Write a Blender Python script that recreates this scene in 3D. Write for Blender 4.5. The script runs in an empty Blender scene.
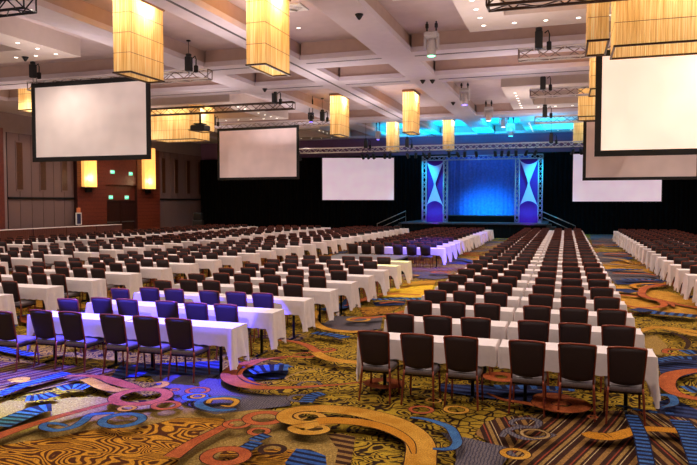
import bpy, math, random
from mathutils import Vector
random.seed(7)
S = bpy.context.scene
COL = S.collection
PI = math.pi
R_ = math.radians

# ------------------------------------------------------------------ camera
CAM_H, YAW, PITCH, FPX = 2.592, R_(18.207), R_(2.61), 660.3
cd = bpy.data.cameras.new('camera'); cam = bpy.data.objects.new('camera', cd); COL.objects.link(cam)
cam.location = (0, 0, CAM_H); cam.rotation_euler = (PI/2 - PITCH, 0, YAW)
cd.sensor_width = 36; cd.lens = FPX/697*36; cd.clip_end = 300
S.camera = cam
FW = Vector((-math.sin(YAW)*math.cos(PITCH), math.cos(YAW)*math.cos(PITCH), -math.sin(PITCH)))
RT = Vector((math.cos(YAW), math.sin(YAW), 0)); UP = RT.cross(FW)
def view(x, y, z):
    d = Vector((x, y, z-CAM_H)); t = d.dot(FW)
    if t < .1: return -9999, -9999, t
    return 348.5+FPX*d.dot(RT)/t, 232.5-FPX*d.dot(UP)/t, t

# ------------------------------------------------------------------ materials
def lin(c):
    return tuple((v/12.92 if v <= .04045 else ((v+.055)/1.055)**2.4) for v in (c[0]/255, c[1]/255, c[2]/255))+(1,)
def nodes(name):
    m = bpy.data.materials.new(name); m.use_nodes = True
    nt = m.node_tree; b = nt.nodes['Principled BSDF']
    return m, nt, b
def N(nt, t, **k):
    n = nt.nodes.new(t)
    for a, v in k.items():
        if a in n.inputs: n.inputs[a].default_value = v
        else: setattr(n, a, v)
    return n
def paint(name, c, rough=.6, metal=0, noise=30, amt=.12, emit=0, bump=0, spec=.5):
    """colour with a fine procedural variation of the surface itself"""
    m, nt, b = nodes(name)
    c = lin(c)
    tc = N(nt, 'ShaderNodeTexCoord'); nz = N(nt, 'ShaderNodeTexNoise', Scale=noise, Detail=3.0)
    nt.links.new(tc.outputs['Object'], nz.inputs['Vector'])
    rp = N(nt, 'ShaderNodeValToRGB')
    rp.color_ramp.elements[0].color = tuple(v*(1-amt) for v in c[:3])+(1,)
    rp.color_ramp.elements[1].color = tuple(min(1, v*(1+amt)) for v in c[:3])+(1,)
    rp.color_ramp.elements[0].position = .3; rp.color_ramp.elements[1].position = .7
    nt.links.new(nz.outputs[0], rp.inputs[0]); nt.links.new(rp.outputs[0], b.inputs['Base Color'])
    b.inputs['Roughness'].default_value = rough; b.inputs['Metallic'].default_value = metal
    b.inputs['Specular IOR Level'].default_value = spec
    if emit:
        nt.links.new(rp.outputs[0], b.inputs['Emission Color']); b.inputs['Emission Strength'].default_value = emit
    if bump:
        bp = N(nt, 'ShaderNodeBump', Strength=bump, Distance=.01)
        nt.links.new(nz.outputs[0], bp.inputs['Height']); nt.links.new(bp.outputs[0], b.inputs['Normal'])
    return m
def ramp(nt, els, interp='LINEAR'):
    r = N(nt, 'ShaderNodeValToRGB'); cr = r.color_ramp; cr.interpolation = interp
    while len(cr.elements) < len(els): cr.elements.new(.5)
    for e, (p, c) in zip(cr.elements, els): e.position = p; e.color = lin(c)
    return r
def carpet(name, kind, els, scale=1, interp='LINEAR'):
    """carpet pile: pattern in floor coordinates, times a woven speckle"""
    m, nt, b = nodes(name); L = nt.links.new
    g = N(nt, 'ShaderNodeNewGeometry'); P = g.outputs['Position']
    def math_(op, a, bv=None):
        n = N(nt, 'ShaderNodeMath', operation=op)
        if hasattr(a, 'links'): L(a, n.inputs[0])
        else: n.inputs[0].default_value = a
        if bv is not None:
            if hasattr(bv, 'links'): L(bv, n.inputs[1])
            else: n.inputs[1].default_value = bv
        return n.outputs[0]
    if kind == 'scroll':
        n = N(nt, 'ShaderNodeTexNoise', Scale=scale, Detail=.6, Distortion=1.1); L(P, n.inputs['Vector'])
        f = math_('FRACT', math_('MULTIPLY', n.outputs[0], 7.0))
    elif kind == 'wave':
        mp = N(nt, 'ShaderNodeMapping'); mp.inputs['Rotation'].default_value = (0, 0, .5); mp.inputs['Scale'].default_value = (.8, 1.5, 1); L(P, mp.inputs[0])
        n = N(nt, 'ShaderNodeTexNoise', Scale=scale, Detail=.3, Distortion=.9); L(mp.outputs[0], n.inputs['Vector'])
        f = math_('FRACT', math_('MULTIPLY', n.outputs[0], 15.0))
    elif kind == 'leaf':
        n = N(nt, 'ShaderNodeTexVoronoi', Scale=scale, feature='DISTANCE_TO_EDGE'); L(P, n.inputs['Vector']); f = n.outputs[0]
    elif kind in ('fan', 'fanl'):
        s = N(nt, 'ShaderNodeSeparateXYZ'); L(P, s.inputs[0]); y = s.outputs[1]
        sw = math_('MULTIPLY', math_('SINE', math_('MULTIPLY', y, 1.3)), .06)
        f = math_('FRACT', math_('MULTIPLY', math_('ADD', math_('ADD', s.outputs[0], math_('MULTIPLY', y, -.26 if kind == 'fan' else .34)), sw), scale))
    elif kind == 'bars':
        s = N(nt, 'ShaderNodeSeparateXYZ'); L(P, s.inputs[0])
        f = math_('FRACT', math_('MULTIPLY', math_('ADD', s.outputs[1], math_('MULTIPLY', s.outputs[0], .15)), scale))
    elif kind == 'herring':
        n = N(nt, 'ShaderNodeTexWave', Scale=scale, Distortion=5.0, Detail=2.0); L(P, n.inputs['Vector']); f = n.outputs['Fac']
    else:
        n = N(nt, 'ShaderNodeTexNoise', Scale=scale, Detail=4.0); L(P, n.inputs['Vector']); f = n.outputs[0]
    r = ramp(nt, els, interp); L(f, r.inputs[0])
    w = N(nt, 'ShaderNodeTexNoise', Scale=70.0, Detail=2.0); L(P, w.inputs['Vector'])
    wr = ramp(nt, [(.25, (150, 150, 150)), (.75, (255, 255, 255))]); L(w.outputs[0], wr.inputs[0])
    mx = N(nt, 'ShaderNodeMix', data_type='RGBA', blend_type='MULTIPLY'); mx.inputs[0].default_value = 1
    L(r.outputs[0], mx.inputs[6]); L(wr.outputs[0], mx.inputs[7]); L(mx.outputs[2], b.inputs['Base Color'])
    b.inputs['Roughness'].default_value = .95; b.inputs['Specular IOR Level'].default_value = .15
    return m
DK = (52, 30, 16)
CM = {
 'scroll': carpet('carpet_scroll', 'scroll', [(0, DK), (.36, DK), (.46, (214, 174, 48)), (.9, (196, 152, 42)), (1, DK)], 4.2),
 'wave': carpet('carpet_wave', 'wave', [(0, (92, 44, 12)), (.4, (98, 50, 14)), (.5, (236, 164, 46)), (.92, (224, 152, 42)), (1, (92, 44, 12))], 1.9),
 'leaf': carpet('carpet_leaf', 'leaf', [(0, DK), (.06, DK), (.09, (190, 150, 44)), (1, (200, 160, 46))], 7),
 'olive': carpet('carpet_olive', 'noise', [(.3, (164, 124, 58)), (.55, (186, 148, 76)), (.75, (210, 178, 112))], 40),
 'grey': carpet('carpet_slate', 'herring', [(0, (80, 72, 88)), (.5, (104, 96, 108)), (.7, (150, 134, 124)), (1, (110, 100, 112))], 9),
 'fan': carpet('carpet_fan_stripe', 'fan', [(0, (72, 40, 28)), (.2, (170, 122, 66)), (.4, (66, 38, 28)), (.54, (80, 44, 30)), (.58, (170, 76, 50)), (.63, (70, 38, 26)), (.72, (178, 136, 74)), (.86, (68, 38, 26)), (.95, (222, 190, 140)), (.985, (70, 38, 26))], 3.3, 'CONSTANT'),
 'fanl': carpet('carpet_fan_stripe_left', 'fanl', [(0, (72, 40, 28)), (.2, (170, 122, 66)), (.4, (66, 38, 28)), (.54, (80, 44, 30)), (.58, (170, 76, 50)), (.63, (70, 38, 26)), (.72, (178, 136, 74)), (.86, (68, 38, 26)), (.95, (222, 190, 140)), (.985, (70, 38, 26))], 3.3, 'CONSTANT'),
 'bars': carpet('carpet_bars', 'bars', [(0, (70, 38, 22)), (.55, (168, 124, 66))], 7.5, 'CONSTANT'),
 'gold': carpet('carpet_gold', 'noise', [(.3, (206, 138, 36)), (.7, (240, 178, 70))], 5),
 'amber': carpet('carpet_amber', 'noise', [(.3, (208, 132, 26)), (.7, (228, 152, 44))], 5),
 'coral': carpet('carpet_coral', 'noise', [(.3, (184, 86, 44)), (.7, (218, 116, 62))], 5),
 'azure': carpet('carpet_azure', 'noise', [(.3, (50, 96, 160)), (.7, (84, 130, 184))], 12),
 'blue': carpet('carpet_blue', 'noise', [(.3, (46, 84, 160)), (.7, (80, 126, 190))], 12),
 'bluebar': carpet('carpet_blue_bars', 'bars', [(0, (30, 34, 66)), (.45, (58, 98, 172))], 9, 'CONSTANT'),
 'night': carpet('carpet_night_blue', 'bars', [(0, (38, 40, 78)), (.5, (64, 78, 128))], 6, 'CONSTANT'),
 'tan': carpet('carpet_tan', 'noise', [(.3, (170, 130, 78)), (.7, (198, 160, 104))], 8),
 'brown': carpet('carpet_brown', 'noise', [(.3, (58, 32, 20)), (.7, (74, 42, 26))], 8),
 'navy': carpet('carpet_navy', 'noise', [(.3, (24, 26, 56)), (.7, (36, 40, 74))], 8),
}
M = {
 'soffit': paint('soffit_paint', (208, 196, 204), .8, noise=3, amt=.03),
 'tan_wall': paint('recess_paint', (184, 158, 148), .85, noise=3, amt=.04),
 'recess': paint('recess_ceiling_paint', (200, 180, 180), .9, noise=2, amt=.05),
 'cloud': paint('ceiling_panel_paint', (205, 190, 182), .85, noise=3, amt=.03),
 'track': paint('wall_track_metal', (88, 80, 86), .4, .6),
 'wallpaint': paint('wall_paint', (150, 130, 128), .85, noise=2, amt=.05),
 'fabricwall': paint('wall_fabric', (126, 100, 98), .9, noise=60, amt=.1, bump=.2),
 'joint': paint('panel_joint', (50, 36, 36), .8),
 'inset': paint('inset_wood', (84, 46, 20), .45, noise=8, amt=.25),
 'redwood': paint('red_wood', (112, 50, 36), .4, noise=6, amt=.2),
 'reddark': paint('red_wood_joint', (58, 24, 20), .5),
 'door': paint('door_wood', (52, 24, 20), .35, noise=6, amt=.2),
 'metal': paint('brushed_metal', (150, 150, 155), .35, .9),
 'alu': paint('aluminium_truss', (232, 224, 222), .4, .15),
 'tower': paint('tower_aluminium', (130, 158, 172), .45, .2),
 'lattice': paint('truss_lattice', (128, 108, 104), .5, .2),
 'black': paint('black_plastic', (22, 20, 22), .5),
 'blackcloth': paint('black_drape', (8, 8, 10), .95, noise=12, amt=.3, spec=.1),
 'frame': paint('screen_frame', (11, 9, 9), .7),
 'copper': paint('copper_frame_metal', (140, 64, 42), .38, .35, noise=25, amt=.15),
 'chairback': paint('brown_woven_fabric', (41, 23, 25), .7, noise=140, amt=.4, bump=.3),
 'chairseat': paint('brown_vinyl', (112, 100, 102), .34, noise=60, amt=.2),
 'linen': paint('white_linen', (238, 224, 222), .8, noise=18, amt=.03, bump=.05),
 'laminate': paint('grey_laminate', (120, 112, 108), .5),
 'ironblack': paint('black_steel', (26, 24, 26), .45, .4),
 'fixture': paint('fixture_grey', (196, 190, 194), .45),
 'dark_bronze': paint('bronze_band', (74, 52, 36), .4, .5),
 'woodframe': paint('chandelier_wood', (150, 100, 70), .5, noise=8, amt=.15),
 'riser': paint('riser_top', (104, 98, 100), .6, noise=10, amt=.1),
 'brownskirt': paint('brown_skirt', (104, 58, 50), .85, noise=20, amt=.2),
 'deck': paint('stage_deck', (60, 60, 74), .35, noise=5, amt=.1),
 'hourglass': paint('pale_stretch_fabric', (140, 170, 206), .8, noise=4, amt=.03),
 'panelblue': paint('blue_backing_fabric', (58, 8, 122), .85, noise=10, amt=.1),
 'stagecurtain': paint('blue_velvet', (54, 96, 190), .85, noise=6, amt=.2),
 'orange': paint('orange_panel', (226, 130, 80), .6),
 'navyposter': paint('navy_poster', (36, 40, 84), .5),
 'white': paint('white_plastic', (225, 222, 220), .5),
}
def glow(name, c, s):
    m, nt, b = nodes(name); b.inputs['Base Color'].default_value = lin(c)
    b.inputs['Emission Color'].default_value = lin(c); b.inputs['Emission Strength'].default_value = s
    return m
M['lamp'] = glow('downlight_lens', (255, 240, 220), 6)
M['green_lens'] = glow('green_lens', (120, 255, 190), 5)
M['violet_lens'] = glow('violet_lens', (120, 100, 255), 6)
M['white_lens'] = glow('white_lens', (225, 225, 255), 4)
M['cyan_lens'] = glow('cyan_lens', (60, 230, 255), 4)
M['exit'] = glow('exit_green', (40, 200, 150), 1.2)
M['exitletter'] = glow('exit_letter', (200, 255, 235), 2.0)
M['sconce'] = glow('sconce_glass', (255, 190, 100), .95)
def screen_mat(name, c, s):
    m, nt, b = nodes(name)
    tc = N(nt, 'ShaderNodeTexCoord'); n = N(nt, 'ShaderNodeTexNoise', Scale=1.2, Detail=1.0)
    nt.links.new(tc.outputs['Object'], n.inputs['Vector'])
    r = ramp(nt, [(.3, tuple(v*.95 for v in c)), (.7, c)]); nt.links.new(n.outputs[0], r.inputs[0])
    nt.links.new(r.outputs[0], b.inputs['Base Color']); nt.links.new(r.outputs[0], b.inputs['Emission Color'])
    b.inputs['Emission Strength'].default_value = s; b.inputs['Roughness'].default_value = .8  # passive cloth: this glow stands in for room light falling on it
    return m
M['farwall'] = paint('far_wall_paint', (116, 84, 122), .85, noise=2, amt=.05)
M['screen_a'] = screen_mat('screen_cloth_lit', (230, 212, 206), .3)
M['screen_b'] = screen_mat('screen_cloth_rose', (224, 200, 198), .2)
M['screen_e'] = screen_mat('screen_cloth_grey', (206, 184, 180), .14)
M['screen_c'] = screen_mat('screen_cloth_pale', (224, 206, 222), .5)
M['screen_d'] = screen_mat('screen_cloth_warm', (252, 226, 208), .75)
def shade_mat():
    m, nt, b = nodes('gold_bead_curtain'); L = nt.links.new
    tc = N(nt, 'ShaderNodeTexCoord'); mp = N(nt, 'ShaderNodeMapping'); mp.inputs['Scale'].default_value = (26, 26, .6)
    L(tc.outputs['Object'], mp.inputs[0]); n = N(nt, 'ShaderNodeTexNoise', Scale=1.0, Detail=2.0); L(mp.outputs[0], n.inputs['Vector'])
    r = ramp(nt, [(.3, (206, 160, 92)), (.5, (234, 200, 132)), (.7, (250, 228, 176))]); L(n.outputs[0], r.inputs[0])
    b.inputs['Roughness'].default_value = .5; L(r.outputs[0], b.inputs['Base Color'])
    L(r.outputs[0], b.inputs['Emission Color']); b.inputs['Emission Strength'].default_value = .42
    t = N(nt, 'ShaderNodeBsdfTranslucent'); L(r.outputs[0], t.inputs[0])
    mx = N(nt, 'ShaderNodeMixShader'); mx.inputs[0].default_value = .55
    L(b.outputs[0], mx.inputs[1]); L(t.outputs[0], mx.inputs[2])
    L(mx.outputs[0], nt.nodes['Material Output'].inputs[0])
    return m
M['shade'] = shade_mat()

# ------------------------------------------------------------------ mesh builder
class MB:
    def __init__(s): s.v = []; s.f = []; s.mi = []; s.sm = []
    def add(s, vs, fs, mi=0, sm=False):
        o = len(s.v); s.v += [tuple(p) for p in vs]
        for f in fs: s.f.append(tuple(o+i for i in f)); s.mi.append(mi); s.sm.append(sm)
    def box(s, x0, x1, y0, y1, z0, z1, mi=0, bev=0):
        if bev:
            b = min(bev, (x1-x0)/2.1, (y1-y0)/2.1, (z1-z0)/2.1)
            rings = []
            for z, i in ((z0, b), (z0+b, 0), (z1-b, 0), (z1, b)):
                xa, xb, ya, yb = x0+i, x1-i, y0+i, y1-i; c = b*.6
                rings.append([(xa+c, ya, z), (xb-c, ya, z), (xb, ya+c, z), (xb, yb-c, z), (xb-c, yb, z), (xa+c, yb, z), (xa, yb-c, z), (xa, ya+c, z)])
            vs = [p for r in rings for p in r]; fs = [tuple(reversed(range(8))), tuple(range(24, 32))]
            for k in range(3):
                for i in range(8): j = (i+1) % 8; fs.append((k*8+i, k*8+j, k*8+8+j, k*8+8+i))
            s.add(vs, fs, mi); return s
        vs = [(x, y, z) for z in (z0, z1) for x, y in ((x0, y0), (x1, y0), (x1, y1), (x0, y1))]
        s.add(vs, [(3, 2, 1, 0), (4, 5, 6, 7), (0, 1, 5, 4), (1, 2, 6, 5), (2, 3, 7, 6), (3, 0, 4, 7)], mi); return s
    def tube(s, pts, r, n=8, mi=0, cap=True):
        P = [Vector(p) for p in pts]; rr = r if isinstance(r, (list, tuple)) else [r]*len(P); vs = []
        for i, p in enumerate(P):
            d = (P[min(i+1, len(P)-1)]-P[max(i-1, 0)]).normalized()
            a = d.cross(Vector((0, 0, 1)) if abs(d.z) < .9 else Vector((0, 1, 0))).normalized(); c = d.cross(a)
            for k in range(n):
                t = 2*PI*k/n+PI/n; vs.append(p+(a*math.cos(t)+c*math.sin(t))*rr[i])
        fs = []
        for i in range(len(P)-1):
            for k in range(n): fs.append((i*n+k, i*n+(k+1) % n, (i+1)*n+(k+1) % n, (i+1)*n+k))
        if cap: fs += [tuple(reversed(range(n))), tuple(range((len(P)-1)*n, len(P)*n))]
        s.add(vs, fs, mi, n > 4); return s
    def lathe(s, prof, n=16, c=(0, 0, 0), mi=0, cap=True):
        vs = [(c[0]+r*math.cos(2*PI*k/n), c[1]+r*math.sin(2*PI*k/n), c[2]+z) for r, z in prof for k in range(n)]; fs = []
        for i in range(len(prof)-1):
            for k in range(n): fs.append((i*n+k, i*n+(k+1) % n, (i+1)*n+(k+1) % n, (i+1)*n+k))
        if cap: fs += [tuple(reversed(range(n))), tuple(range((len(prof)-1)*n, len(prof)*n))]
        s.add(vs, fs, mi, True); return s
    def grid(s, fn, nu, nv, mi=0, sm=True):
        vs = [fn(i/nu, j/nv) for j in range(nv+1) for i in range(nu+1)]
        s.add(vs, [(j*(nu+1)+i, j*(nu+1)+i+1, (j+1)*(nu+1)+i+1, (j+1)*(nu+1)+i) for j in range(nv) for i in range(nu)], mi, sm); return s
    def slab(s, fn, nu, nv, th, mi=0):
        """a curved sheet fn(u,v)->point given thickness th along y"""
        A = [Vector(fn(i/nu, j/nv)) for j in range(nv+1) for i in range(nu+1)]; W = nu+1; n = len(A)
        vs = A+[p+Vector((0, th, 0)) for p in A]; fs = []
        for j in range(nv):
            for i in range(nu):
                q = (j*W+i, j*W+i+1, (j+1)*W+i+1, (j+1)*W+i); fs.append(q); fs.append(tuple(n+k for k in reversed(q)))
        edge = [i for i in range(W)]+[j*W+nu for j in range(1, nv+1)]+[nv*W+i for i in range(nu-1, -1, -1)]+[j*W for j in range(nv-1, 0, -1)]
        for a, b in zip(edge, edge[1:]+edge[:1]): fs.append((b, a, n+a, n+b))
        s.add(vs, fs, mi, True); return s
    def mesh(s, name, mats):
        me = bpy.data.meshes.new(name); me.from_pydata(s.v, [], s.f)
        for m in (mats if isinstance(mats, (list, tuple)) else [mats]): me.materials.append(m)
        me.polygons.foreach_set('material_index', s.mi); me.polygons.foreach_set('use_smooth', s.sm); me.update()
        return me
    def build(s, name, mats, parent=None):
        return link(name, s.mesh(name, mats), parent)
def link(name, me, parent=None):
    o = bpy.data.objects.new(name, me); COL.objects.link(o)
    if parent is not None: o.parent = parent
    return o
def tag(o, label=None, cat=None, group=None, kind=None):
    if label: o['label'] = label
    if cat: o['category'] = cat
    if group: o['group'] = group
    if kind: o['kind'] = kind
    return o
def empty(name, loc=(0, 0, 0), rz=0):
    o = bpy.data.objects.new(name, None); COL.objects.link(o); o.location = loc; o.rotation_euler = (0, 0, rz); o.empty_display_size = .1
    return o
def struct(name, mb, mats):
    o = mb.build(name, mats); o['kind'] = 'structure'; return o
ORD = ['', 'first', 'second', 'third', 'fourth', 'fifth', 'sixth', 'seventh', 'eighth', 'ninth', 'tenth', 'eleventh', 'twelfth', 'thirteenth', 'fourteenth', 'fifteenth', 'sixteenth', 'seventeenth', 'eighteenth', 'nineteenth', 'twentieth', 'twenty-first', 'twenty-second', 'twenty-third', 'twenty-fourth', 'twenty-fifth', 'twenty-sixth', 'twenty-seventh', 'twenty-eighth', 'twenty-ninth', 'thirtieth']

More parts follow.
